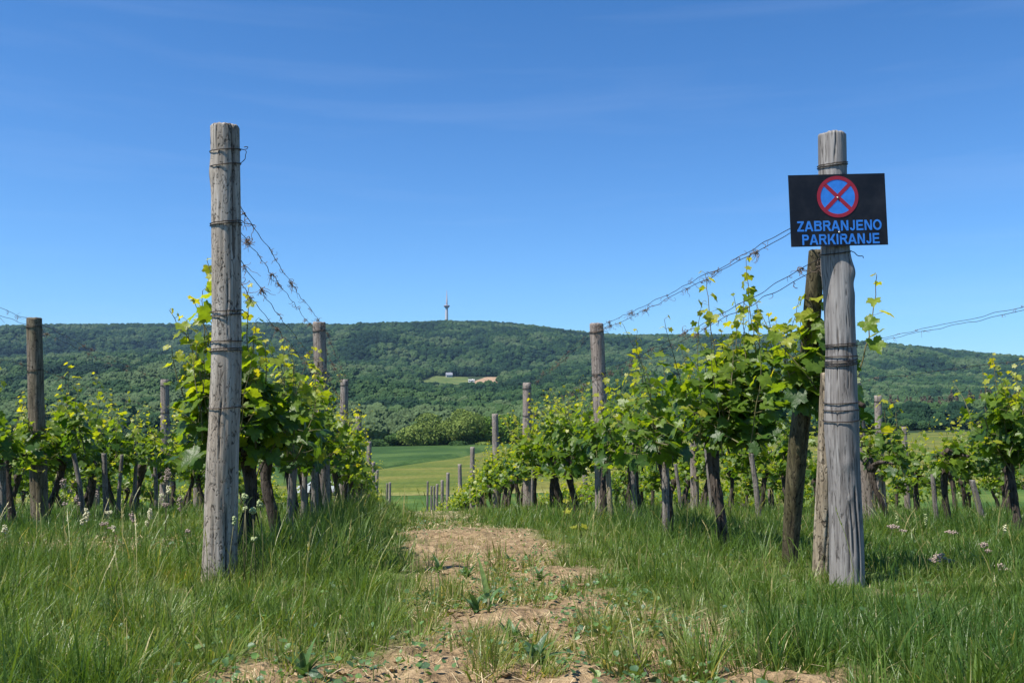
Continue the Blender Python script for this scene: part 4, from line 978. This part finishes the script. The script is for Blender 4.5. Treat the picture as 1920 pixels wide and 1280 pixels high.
# ------------------------------------------------------------------ trellis wires
def curl(mb, p, g, n=9, step=0.006, r=0.0009):
    d = np.array([g.uniform(-1, 1), g.uniform(-1, 1), g.uniform(-1, 0.3)]); ax = np.array([g.gauss(0, 1), g.gauss(0, 1), g.gauss(0, 1)]); ax /= np.linalg.norm(ax)
    pts = [p]; tw_ = g.uniform(0.1, 0.8)
    for k in range(n):
        d = d / np.linalg.norm(d); d = d + np.cross(ax, d) * tw_; d += np.array([g.gauss(0, .25), g.gauss(0, .25), g.gauss(-0.12, .22)])
        d /= np.linalg.norm(d); pts.append(pts[-1] + d * step)
    mb.tube(pts, r * np.linspace(1.2, 0.7, len(pts)), 3, cap=False)
def trellis(row, zs, off, label, seed, curls=1.0, group='trellis wires', r=0.0020, sag=0.03, dmax=30):
    g = random.Random(seed); zs = sorted(zs)
    D = np.array([a for a, _ in zs]); Zs = np.array([b for _, b in zs])
    dd = np.concatenate([np.arange(D[0], min(14, D[-1]), 0.045), np.arange(min(14, D[-1]), min(dmax, D[-1]), 0.35)])
    z = np.interp(dd, D, Zs); i = np.clip(np.searchsorted(D, dd) - 1, 0, len(D) - 2); f = (dd - D[i]) / (D[i + 1] - D[i])
    z = z - sag * 4 * f * (1 - f)
    x = row_x(row, dd) + off
    w = (vnoise(p3(dd * 5, dd * 0 + seed, 0), seed) - 0.5); w2 = (vnoise(p3(dd * 6, dd * 0 + seed, 3), seed + 1) - 0.5)
    pts = np.stack([x + w * 0.016, dd, z + w2 * 0.016], -1)
    mb = MB(); mb.tube(pts, r, 4, cap=False)
    o = put('trellis_wire', mb.mesh('trellis_wire', M_WIRE)); tag(o, label, 'wire', group)
    cm = MB(); nk = int(4.2 * (min(13, dd[-1]) - dd[0]) * curls)
    for k in range(nk):
        j = g.randrange(0, max(1, int(np.searchsorted(dd, 13)) - 1)); p = pts[min(j, len(pts) - 1)]
        big = g.random() < 0.2
        for q in range(g.randint(8, 20) if big else g.randint(1, 3)): curl(cm, p + np.array([0, g.gauss(0, 0.012), 0]), g, g.randint(6, 18), g.uniform(0.003, 0.006), g.uniform(0.0011, 0.002))
    if cm.V: put('dried_tendrils', cm.mesh('dried_tendrils', M_TENDRIL), o)
def tops(row, drop): return [(d, z - drop) for d, z in sorted(POSTTOP[row])][1:] if row in (-1, 1) else [(d, z - drop) for d, z in sorted(POSTTOP[row])]
trellis(-1, [(3.9, 0.875)] + tops(-1, 0.04), 0.055, 'upper right strand of the top wire over the left row', 1)
trellis(-1, [(3.9, 0.86)] + tops(-1, 0.10), -0.005, 'upper left strand of the top wire over the left row', 2)
trellis(-1, [(3.9, 0.64)] + tops(-1, 0.46), 0.055, 'right strand of the lower wire over the left row', 3)
trellis(-1, [(3.9, 0.615)] + tops(-1, 0.50), 0.0, 'left strand of the lower wire over the left row', 4)
trellis(1, [(3.87, 0.865)] + tops(1, 0.05), -0.05, 'higher strand of the top wire tied behind the sign', 5, 1.4)
trellis(1, [(3.87, 0.85)] + tops(1, 0.09), -0.04, 'lower strand of the top wire tied behind the sign', 6, 1.4)
trellis(1, [(3.87, 0.66)] + tops(1, 0.52), -0.06, 'higher strand of the wire below the sign', 7)
trellis(1, [(3.87, 0.63)] + tops(1, 0.56), -0.05, 'lower strand of the wire below the sign', 8)
trellis(-2, tops(-2, 0.03), 0.02, 'top wire strand on the dark old post of the second row left', 9, 0.9)
trellis(-2, tops(-2, 0.07), -0.04, 'second top strand on the dark old post of the second row left', 10, 0.8)
trellis(-2, tops(-2, 0.46), 0.02, 'lower wire of the second row left', 11, 0.8)
trellis(2, [(3.9, 0.90), (8.9, 0.64)] + tops(2, 0.05)[2:], 0.0, 'upper strand of the top wire right of the sign post', 12, 0.6)
trellis(2, [(3.9, 0.84), (8.9, 0.62)] + tops(2, 0.09)[2:], -0.03, 'lower strand of the top wire right of the sign post', 13, 0.7)
trellis(2, [(3.9, 0.50), (8.9, 0.26)] + tops(2, 0.5)[2:], 0.0, 'slack lower wire with dried tendrils of the second row right', 14, 1.0)

# ------------------------------------------------------------------ grass, litter, weeds
def grass_zone(y0, y1, per_m2, wmul, umax=0.68, seed=0):
    g = np.random.default_rng(seed)
    n = int(per_m2 * umax * (y1 ** 2 - y0 ** 2))
    y = np.sqrt(g.uniform(y0 ** 2, y1 ** 2, n)); x = g.uniform(-umax, umax, n) * y
    # pull most blades into tufts
    cell = 0.16 if y0 < 9 else 0.3
    ci, cj = np.floor(x / cell), np.floor(y / cell)
    hx, hy_ = hash3(ci.astype(np.int64), cj.astype(np.int64), np.zeros(n, np.int64), 5), hash3(ci.astype(np.int64), cj.astype(np.int64), np.ones(n, np.int64), 5)
    tx_, ty_ = (ci + 0.15 + 0.7 * hx) * cell, (cj + 0.15 + 0.7 * hy_) * cell
    pull = g.random(n) * 0.75 * (g.random(n) < 0.8)
    x2, y2 = x + (tx_ - x) * pull, y + (ty_ - y) * pull
    bare = bare_w(x2, y2); dn = (1 - 0.87 * bare) * (0.45 + 0.75 * sstep(0.35, 0.6, fbm(p3(x2 * 1.6, y2 * 1.6), 3, 41)))
    # the front band of the path keeps some tufts
    tuft = sstep(0.50, 0.60, fbm(p3(x2 * 3.2, y2 * 3.2), 2, 44)) * path_w(x2, y2) * (1 - 0.55 * sstep(2.8, 4.0, y2)) * (y2 > 2.1)
    dn = np.maximum(dn, tuft * 0.8)
    for fpx, fpy in ((916, 1150), (875, 1086), (822, 1075), (893, 1150), (1012, 1090)):
        fb = gpt(fpx, fpy); dn = dn * (1 - 0.95 * np.exp(-((x2 - fb[0]) / 0.11) ** 2 - ((y2 - fb[1] + 0.10) / 0.22) ** 2))
    k = g.random(n) < dn
    x2, y2, tx_, ty_, hx, bare, tuft = x2[k], y2[k], tx_[k], ty_[k], hx[k], bare[k], tuft[k]; n = len(x2)
    mid = 0.5 * (row_x(-1, y2) + row_x(1, y2))
    dl = np.minimum(np.abs(x2 - row_x(-1, y2) - 0.22), np.abs(x2 - row_x(1, y2)))
    tall = 0.082 + 0.075 * np.exp(-(dl / 0.38) ** 2) * sstep(3.6, 5.5, y2) + 0.07 * np.exp(-((x2 - (row_x(-1, y2) + 0.42)) / 0.28) ** 2) * sstep(3.0, 4.4, y2)
    tall = tall + 0.035 * sstep(2.9, 2.2, y2) * (np.abs(x2) > 0.4)
    tall = tall + 0.06 * (sstep(0.5, 0.7, fbm(p3(x2 * 0.9, y2 * 0.9), 3, 46)))
    tall = tall * (1 - 0.5 * path_w(x2, y2) * sstep(4.5, 6.5, y2))
    for pb in (LPb, RPb): tall = tall * (1 - 0.55 * np.exp(-((x2 - pb[0]) / 0.22) ** 2 - ((y2 - pb[1] + 0.30) / 0.36) ** 2))
    h = tall * (0.55 + 0.6 * hx) * g.uniform(0.55, 1.45, n) * (1 - 0.4 * bare * (tuft < 0.3))
    away = np.arctan2(y2 - ty_, x2 - tx_); az = away + g.normal(0, 0.9, n)
    l0 = np.abs(g.normal(0.12, 0.16, n)); bend = np.abs(g.normal(0.55, 0.45, n))
    lng = g.random(n) < 0.09; h = np.where(lng, h * 1.6, h); bend = np.where(lng, bend * 0.6, bend)
    wd = np.where(g.random(n) < 0.06, g.uniform(0.0024, 0.0038, n), g.uniform(0.0007, 0.0019, n)) * wmul
    S = 4 if y0 < 9 else 3
    dirx, diry = np.cos(az) + 0.15, np.sin(az)
    pos = np.stack([x2, y2, ground_z(x2, y2) - 0.015], -1)
    tw_ = az + math.pi / 2 + g.normal(0, 0.7, n); sx, sy = np.cos(tw_), np.sin(tw_)
    rowsV = []
    for q in range(S + 1):
        t = q / S; ww = wd * (1.0 if q < S * 0.5 else (1 - t) * 1.8 + 0.05)
        off = np.stack([sx * ww, sy * ww, 0 * ww], -1)
        rowsV.append(pos - off); rowsV.append(pos + off)
        th = np.minimum(l0 + bend * (t + 0.5 / S) * 1.5, 2.3); sg_ = h / S
        pos = pos + np.stack([np.sin(th) * dirx, np.sin(th) * diry, np.cos(th)], -1) * sg_[:, None]
    V = np.stack(rowsV, 1).reshape(-1, 3); m = 2 * (S + 1)
    Qb = np.array([(2 * q, 2 * q + 1, 2 * q + 3, 2 * q + 2) for q in range(S)])
    Qd = (Qb[None] + (np.arange(n) * m)[:, None, None]).reshape(-1, 4)
    zone_ = fbm(p3(x2 * 0.8, y2 * 0.8), 3, 48)
    age_tone = np.clip(0.19 + (zone_ - 0.45) * 0.8 + g.normal(0, 0.13, n) + 0.18 * bare, 0, 0.62); age_tone = np.where(g.random(n) < 0.028 + 0.08 * bare, g.uniform(0.75, 1.0, n), age_tone)
    tt = np.tile(np.repeat(np.linspace(0, 1, S + 1), 2), n)
    A = np.repeat(age_tone, m) + 0.08 * tt
    return V, Qd, A
gV, gQ, gA, off = [], [], [], 0
for args in ((1.35, 4.0, 11000, 1.0, 0.90, 1), (4.0, 8.0, 4200, 1.3, 0.82, 2), (8.0, 16.0, 900, 2.2, 0.66, 3), (16.0, 46.0, 90, 5.0, 0.64, 4)):
    V, Qd, A = grass_zone(*args); gV.append(V); gQ.append(Qd + off); gA.append(A); off += len(V)
put('grass', mesh_np('grass', np.vstack(gV), np.vstack(gQ), None, {'age_tone': np.concatenate(gA)}, True, [M_GRASS]), kind='stuff')

g = np.random.default_rng(71)
n = 800; y = np.sqrt(g.uniform(1.9 ** 2, 11 ** 2, n)); x = g.uniform(-0.6, 0.6, n) * y; k = (bare_w(x, y) < 0.5) & (g.random(n) < 0.7); x, y = x[k], y[k]; n = len(x)
stV, stQ, stA, so = [], [], [], 0
for xx, yy_ in zip(x, y):
    H = g.uniform(0.16, 0.34); az = g.uniform(0, 6.28); ln_ = g.uniform(0.05, 0.5); w = 0.0007 * (1 + yy_ / 5); dry = g.uniform(0.3, 0.9)
    t = np.linspace(0, 1, 5); c = np.stack([xx + np.cos(az) * ln_ * H * t ** 2, yy_ + np.sin(az) * ln_ * H * t ** 2, ground_z(xx, yy_) + H * t * (1 - 0.15 * ln_ * t)], -1)
    V = np.stack([c - (w, 0, 0), c + (w, 0, 0)], 1).reshape(-1, 3); q = [(2 * j, 2 * j + 1, 2 * j + 3, 2 * j + 2) for j in range(4)]
    d = c[-1] - c[-2]; d /= np.linalg.norm(d)
    for j in range(int(g.integers(7, 16))):
        p = c[-1] - d * g.uniform(-0.01, 0.06); u = d * 0.011 + g.normal(0, 0.0035, 3); sd = np.array([w * 1.7, 0, 0]); m = len(V)
        V = np.vstack([V, [p - sd, p + sd, p + u + sd * 0.3, p + u - sd * 0.3]]); q.append((m, m + 1, m + 2, m + 3))
    stV.append(V); stQ.append(np.array(q) + so); stA.append(np.full(len(V), dry)); so += len(V)
put('grass_stalks', mesh_np('grass_stalks', np.vstack(stV), np.vstack(stQ), None, {'age_tone': np.concatenate(stA)}, True, [M_GRASS]), kind='stuff')
g = np.random.default_rng(70)
n = 34000; y = np.sqrt(g.uniform(1.7 ** 2, 13 ** 2, n)); x = g.uniform(-0.55, 0.4, n) * y
k = g.random(n) < np.clip(bare_w(x, y), 0.03, 1) * 0.8; x, y = x[k], y[k]; n = len(x)
a = g.uniform(0, math.pi, n); L = g.uniform(0.006, 0.03, n); w = 0.00045 * (1 + y / 2.5); tl = g.normal(0, 0.25, n)
dv = np.stack([np.cos(a), np.sin(a), tl], -1) * L[:, None]; sv = np.stack([-np.sin(a), np.cos(a), 0 * a], -1) * w[:, None]
p = np.stack([x, y, ground_z(x, y) + 0.012 + g.uniform(0, 0.02, n)], -1)
V = np.stack([p - dv - sv, p - dv + sv, p + dv + sv, p + dv - sv], 1).reshape(-1, 3)
put('straw_litter', mesh_np('straw_litter', V, np.arange(n * 4).reshape(-1, 4), None, None, False, [M_STRAW]), kind='stuff')

# crumbs and clods of soil
g = np.random.default_rng(75)
n = 9000; y = np.sqrt(g.uniform(1.7 ** 2, 8.5 ** 2, n)); x = g.uniform(-0.5, 0.4, n) * y
k = g.random(n) < bare_w(x, y) * (0.3 + 0.7 * sstep(0.45, 0.6, fbm(p3(x * 4, y * 4), 3, 57))); x, y = x[k], y[k]; n = len(x)
bv = np.array([(1, 0, 0), (0, 1, 0), (-1, 0, 0), (0, -1, 0), (0, 0, 1), (0, 0, -1), (.7, .7, .3), (-.7, .6, .3), (-.6, -.7, .2), (.7, -.6, .25)], float)
bt = np.array([(0, 6, 4), (6, 1, 4), (1, 7, 4), (7, 2, 4), (2, 8, 4), (8, 3, 4), (3, 9, 4), (9, 0, 4), (6, 0, 5), (1, 6, 5), (7, 1, 5), (2, 7, 5), (8, 2, 5), (3, 8, 5), (9, 3, 5), (0, 9, 5)])
r = 0.0035 + 0.013 * g.random(n) ** 4; a = g.uniform(0, 6.28, n)
b3 = bv[None] * (0.65 + 0.7 * g.random((n, 10, 1))) * r[:, None, None] * np.array([1, 1, 0.7]); ca, sa = np.cos(a)[:, None], np.sin(a)[:, None]
V = np.stack([b3[..., 0] * ca - b3[..., 1] * sa, b3[..., 0] * sa + b3[..., 1] * ca, b3[..., 2]], -1) + np.stack([x, y, ground_z(x, y) + 0.012], -1)[:, None]
put('soil_clods', mesh_np('soil_clods', V.reshape(-1, 3), None, (bt[None] + (np.arange(n) * 10)[:, None, None]).reshape(-1, 3), None, False, [M_SOIL]), kind='stuff')

# low creeping weeds on the path and its front edge
n = 48000; y = np.sqrt(g.uniform(1.8 ** 2, 9 ** 2, n)); x = g.uniform(-0.5, 0.45, n) * y
pt = sstep(0.50, 0.60, fbm(p3(x * 2.6, y * 2.6), 3, 52)); k = g.random(n) < pt * (0.15 + 0.6 * bare_w(x, y)) * (0.35 + 0.65 * sstep(4.5, 2.8, y)); x, y = x[k], y[k]; n = len(x)
p = np.stack([x, y, ground_z(x, y) + g.uniform(0.008, 0.05, n)], -1); nr = np.stack([g.normal(0, .5, n), g.normal(0, .5, n), np.ones(n)], -1); nr /= np.linalg.norm(nr, axis=1)[:, None]
tp = np.cross(nr, g.normal(0, 1, (n, 3))); tp /= np.linalg.norm(tp, axis=1)[:, None]; sd = np.cross(tp, nr); s = g.uniform(0.006, 0.017, n)[:, None]
o6 = [(0, 0), (0.55, 0.5), (0.5, 1.1), (0, 1.4), (-0.5, 1.1), (-0.55, 0.5)]
V = np.stack([p + sd * s * a_ + tp * s * b_ + nr * s * 0.35 * abs(a_) for a_, b_ in o6], 1).reshape(-1, 3)
T = (np.array([(0, 1, 2), (0, 2, 3), (0, 3, 4), (0, 4, 5)])[None] + (np.arange(n) * 6)[:, None, None]).reshape(-1, 3)
put('creeping_weeds', mesh_np('creeping_weeds', V, None, T, {'age_tone': np.repeat(np.clip(g.normal(0.25, 0.2, n), 0, 1), 6)}, True, [M_WEED]), kind='stuff')

def strap(mb, base, az, L, w, l0, bend, age_tone, S=9, fold=0.25):
    pos = np.array(base, float); rows = []
    for q in range(S + 1):
        t = q / S; ww = w * math.sin(math.pi * min(1, 0.18 + 0.82 * t) ** 0.9) if q < S else 0.0005
        ww = max(ww, 0.0004); sx, sy = -math.sin(az), math.cos(az); th = l0 + bend * t
        up = np.array([-math.cos(az) * math.cos(th), -math.sin(az) * math.cos(th), math.sin(th)])
        rows += [pos + np.array([sx, sy, 0]) * ww + up * ww * fold, pos, pos - np.array([sx, sy, 0]) * ww + up * ww * fold]
        pos = pos + np.array([math.cos(az) * math.sin(th), math.sin(az) * math.sin(th), math.cos(th)]) * L / S
    mb.add(rows, [(3 * q + c, 3 * q + c + 1, 3 * q + c + 4, 3 * q + c + 3) for q in range(S) for c in (0, 1)], (), age_tone)

# maize-like sprout and rosettes on the path
b = gpt(916, 1150)
t = thing('maize_sprout', b, 'single broad bladed green sprout standing in the middle of the path', 'plant')
mb = MB(); strap(mb, (0, 0, 0.02), 2.15, 0.185, 0.0105, 0.28, 0.35, 0.8); strap(mb, (0, 0, 0.02), 0.75, 0.12, 0.008, 0.35, 1.5, 0.3); strap(mb, (0, 0, 0.03), 3.3, 0.10, 0.006, 0.5, 1.2, 0.2); strap(mb, (0, 0, 0.01), 1.6, 0.09, 0.006, 0.3, 1.3, 0.1); strap(mb, (0, 0, 0.01), -1.2, 0.07, 0.005, 0.6, 1.3, 0.1)
put('leaves', mb.mesh('leaves', M_WEED), t); mb = MB(); mb.tube([(0, 0, -0.02), (0, 0, 0.05)], [0.006, 0.004], 7); put('stem', mb.mesh('stem', M_STEM), t)
ROS = [(875, 1086, 0.07, 9, 'bluish leafy rosette on the bare path left of the sprout'), (822, 1075, 0.09, 8, 'spiky leafy weed at the left side of the bare path'), (893, 1150, 0.07, 8, 'dark leafy weed at the foot of the sprout'), (1012, 1090, 0.06, 9, 'grey green rosette at the right side of the bare path'),
       (955, 1055, 0.05, 7, 'small upright weed on the far part of the bare path'), (1005, 1248, 0.07, 10, 'broad leaved weed at the bottom middle of the path'), (960, 1205, 0.06, 9, 'leafy weed in front of the sprout'), (1060, 1120, 0.055, 9, 'clover like weed near the right grass edge'), (570, 1270, 0.07, 10, 'bluish trailing weed at the bottom left of the bare soil'), (800, 1130, 0.06, 8, 'leafy weed close to the left grass edge')]
for q, (px, py, hgt, nl, lab) in enumerate(ROS):
    t = thing('leafy_weed', gpt(px, py), lab, 'weed', 'leafy weeds on the path'); mb = MB(); rg_ = random.Random(q)
    for kk in range(nl): strap(mb, (0, 0, 0.0), kk * 2.4 + rg_.uniform(-.3, .3), hgt * rg_.uniform(0.7, 1.4), 0.010 * rg_.uniform(0.7, 1.3), rg_.uniform(0.1, 0.9), rg_.uniform(0.2, 1.0), rg_.uniform(0.0, 0.35), 6, 0.4)
    put('leaves', mb.mesh('leaves', M_WEED), t); mb = MB(); mb.tube([(0, 0, -0.02), (0, 0, 0.012)], [0.005, 0.003], 6); put('stem', mb.mesh('stem', M_STEM), t)

# young vine shoot rising from the grass
b = gpt(1092, 1012); t = thing('young_vine_shoot', b, 'young vine shoot with a few yellow leaves in the grass', 'plant')
mb = MB(); pl = px_poly([(1092, 1012), (1086, 985), (1072, 962), (1060, 940)], b[1], b); mb.tube(pl, [0.003, 0.0025, 0.002, 0.001], 5); put('stem', mb.mesh('stem', M_STEM), t)
g = np.random.default_rng(3)
V, T, A = leaves(np.array([pl[1] + (0.03, 0, 0), pl[2] + (-0.02, 0, 0.02), pl[3], pl[0] + (-0.04, 0, 0.08), pl[1] + (-0.03, -0.01, 0.0)]), np.array([[.3, -.5, .8], [-.3, -.4, .9], [0, -.6, .6], [.2, -.5, .7], [-.3, -.3, .9]]), np.array([[1, 0, -.2], [-.5, 0, .4], [0.3, 0, .7], [-1, 0, -.2], [-1, .2, -.3]], float), np.array([.04, .05, .03, .035, .04]), np.array([.9, .95, 1, .85, .9]), 'A', g)
put('leaves', mesh_np('leaves', V, None, T, {'age_tone': A}, True, [M_LEAF]), t)

# flowering weeds and grass heads
def blobs(mb, c, g, n, rx, rz_, r):
    for k in range(n):
        v = np.array([g.gauss(0, 1), g.gauss(0, 1), g.gauss(0, 1)]); v /= np.linalg.norm(v); v *= g.random() ** 0.4
        p = c + v * np.array([rx, rx, rz_]); s = r * g.uniform(0.6, 1.3)
        V, q = lathe([(0.001, -1), (0.75, -0.6), (1.0, 0.05), (0.7, 0.65), (0.001, 1)], 6); mb.add(V * s + p, q)
def flower(px, py, d, rx, rz_, n, mat, label, name, grp, seed, branches=1):
    h = P(px, py, d); b = np.array([h[0] + 0.02 * math.sin(seed), d + 0.01, float(ground_z(h[0], d))])
    t = thing(name, b, label, 'flower' if 'flower' in name else 'grass head', grp); g = random.Random(seed); H = h - b
    st = MB(); hd = MB(); st.tube([(0, 0, -0.02), tuple(H * 0.5 + np.array([0.012 * math.cos(seed), 0, 0])), tuple(H)], [0.0022, 0.0018, 0.0012], 5)
    for k in range(branches):
        o_ = np.array([0, 0, 0.0]) if k == 0 else np.array([g.uniform(-1, 1) * rx * 2.0, g.uniform(-1, 1) * rx, -rz_ * g.uniform(0.4, 2.0)])
        blobs(hd, H + o_, g, n if k == 0 else n // 2, rx * (1 if k == 0 else 0.7), rz_ * (1 if k == 0 else 0.5), 0.0048)
        if k: st.tube([tuple(H * 0.75), tuple(H + o_)], [0.0014, 0.0010], 4)
    put('stem', st.mesh('stem', M_STEM), t); put('flower_head' if 'flower' in name else 'seed_head', hd.mesh('head', mat), t)
FL = [(119, 905, 6.6, .024, .040, 60, M_SEED, 'pinkish seed head by the dark old post, tallest there', 2), (143, 937, 6.4, .018, .030, 45, M_SEED, 'pinkish seed head just above the big cream one', 2), (162, 962, 6.2, .022, .042, 70, M_FLOWER, 'large cream flower spike in the left grass', 3), (122, 944, 6.6, .02, .014, 30, M_SEED, 'flat pinkish seed head low by the dark old post', 1),
      (182, 927, 7.2, .012, .036, 35, M_SEED, 'slim pink seed spike in front of a vine trunk', 1), (204, 960, 6.1, .022, .014, 30, M_FLOWER, 'flat cream flower head right of the large cream spike', 1), (195, 982, 5.7, .03, .014, 34, M_SEED, 'slanting pinkish flower head below the large cream spike', 2), (213, 990, 5.5, .012, .03, 28, M_FLOWER, 'thin cream flower spike over the bare patch', 1),
      (247, 968, 5.9, .019, .032, 50, M_SEED, 'pinkish cream flower head in the middle of the left flowers', 2), (281, 963, 6.0, .016, .042, 55, M_FLOWER, 'tall narrow cream flower spike left of the thin post', 2), (315, 888, 6.9, .026, .05, 80, M_SEED, 'highest fluffy seed head before the thin post', 3), (315, 918, 6.8, .022, .035, 50, M_FLOWER, 'cream flower cluster under the highest seed head', 2),
      (311, 946, 6.4, .03, .014, 34, M_SEED, 'broad flat seed head at the foot of the thin post', 1), (337, 940, 6.3, .02, .04, 46, M_SEED, 'pink seed spike right of the thin post', 2), (8, 992, 5.2, .014, .03, 36, M_FLOWER, 'cream flower spike at the left edge of the photo', 1), (352, 995, 5.0, .014, .01, 22, M_SEED, 'small pinkish flower close to the nearest left post', 1),
      (1674, 987, 5.6, .04, .012, 55, M_SEED, 'pale flat flower umbel right of the sign post', 2), (1784, 997, 5.6, .04, .010, 45, M_SEED, 'flat purplish umbel below the bare vine trunk', 1), (1761, 1045, 4.3, .03, .022, 60, M_SEED, 'large faded seed cluster in the right grass', 3), (1845, 1021, 4.9, .026, .018, 40, M_SEED, 'faded seed cluster near the right edge', 2), (1875, 1062, 4.1, .02, .016, 30, M_SEED, 'small faded seed head at the far right', 2), (1736, 974, 6.0, .010, .04, 36, M_GRASSHEAD, 'yellow green spike between two right flower umbels', 1), (1682, 970, 6.3, .009, .036, 30, M_GRASSHEAD, 'thin yellow green spike just right of the sign post', 1), (1884, 990, 5.8, .010, .026, 24, M_FLOWER, 'cream flower at the foot of the right vine trunk', 1)]
for q, (px, py, d, rx, rz_, n, mat, lab, br) in enumerate(FL): flower(px, py, d, rx, rz_, n, mat, lab, 'flowering_weed', 'flowering weeds in the grass', q, br)
GH = [(459, 931, 3.62, .010, .014, 40, 'round green grass head, topmost beside the left post'), (487, 944, 3.66, .010, .014, 34, 'green grass head, rightmost beside the left post'), (474, 957, 3.64, .012, .012, 34, 'green grass head in the middle of those beside the left post'), (460, 953, 3.7, .009, .008, 20, 'small pale grass head beside the left post'), (439, 975, 3.5, .006, .017, 26, 'narrow yellowish grass head in front of the left post'), (476, 1010, 3.6, .012, .008, 20, 'lowest grass head beside the left post')]
for q, (px, py, d, rx, rz_, n, lab) in enumerate(GH): flower(px, py, d, rx, rz_, n, M_GRASSHEAD, lab, 'grass_seed_head', 'grass heads beside the left post', 50 + q)
a, b = gpt(1166, 1222), gpt(1215, 1276)
mb = MB(); mb.tube([a + (0, 0, 0.05), (a + b) / 2 + (0.004, 0, 0.035), b + (0, 0, 0.012)], [0.002, 0.003, 0.0035], 6)
tag(put('dry_twig', mb.mesh('dry_twig', M_WIRE)), 'dark dry twig lying across the soil at the bottom right', 'twig')

# ------------------------------------------------------------------ air
M_HAZE = bpy.data.materials.new('haze_air'); M_HAZE.use_nodes = True
hn, hl = M_HAZE.node_tree.nodes, M_HAZE.node_tree.links; hn.clear()
pv = hn.new('ShaderNodeVolumePrincipled'); pv.inputs['Density'].default_value = 0.00006; pv.inputs['Color'].default_value = (0.42, 0.68, 1.0, 1); pv.inputs['Anisotropy'].default_value = 0.2
ho = hn.new('ShaderNodeOutputMaterial'); hl.new(pv.outputs[0], ho.inputs['Volume'])
mb = MB(); mb.box((0, 2000, 110), (9000, 5000, 460)); put('haze', mb.mesh('haze', M_HAZE, False), kind='stuff')
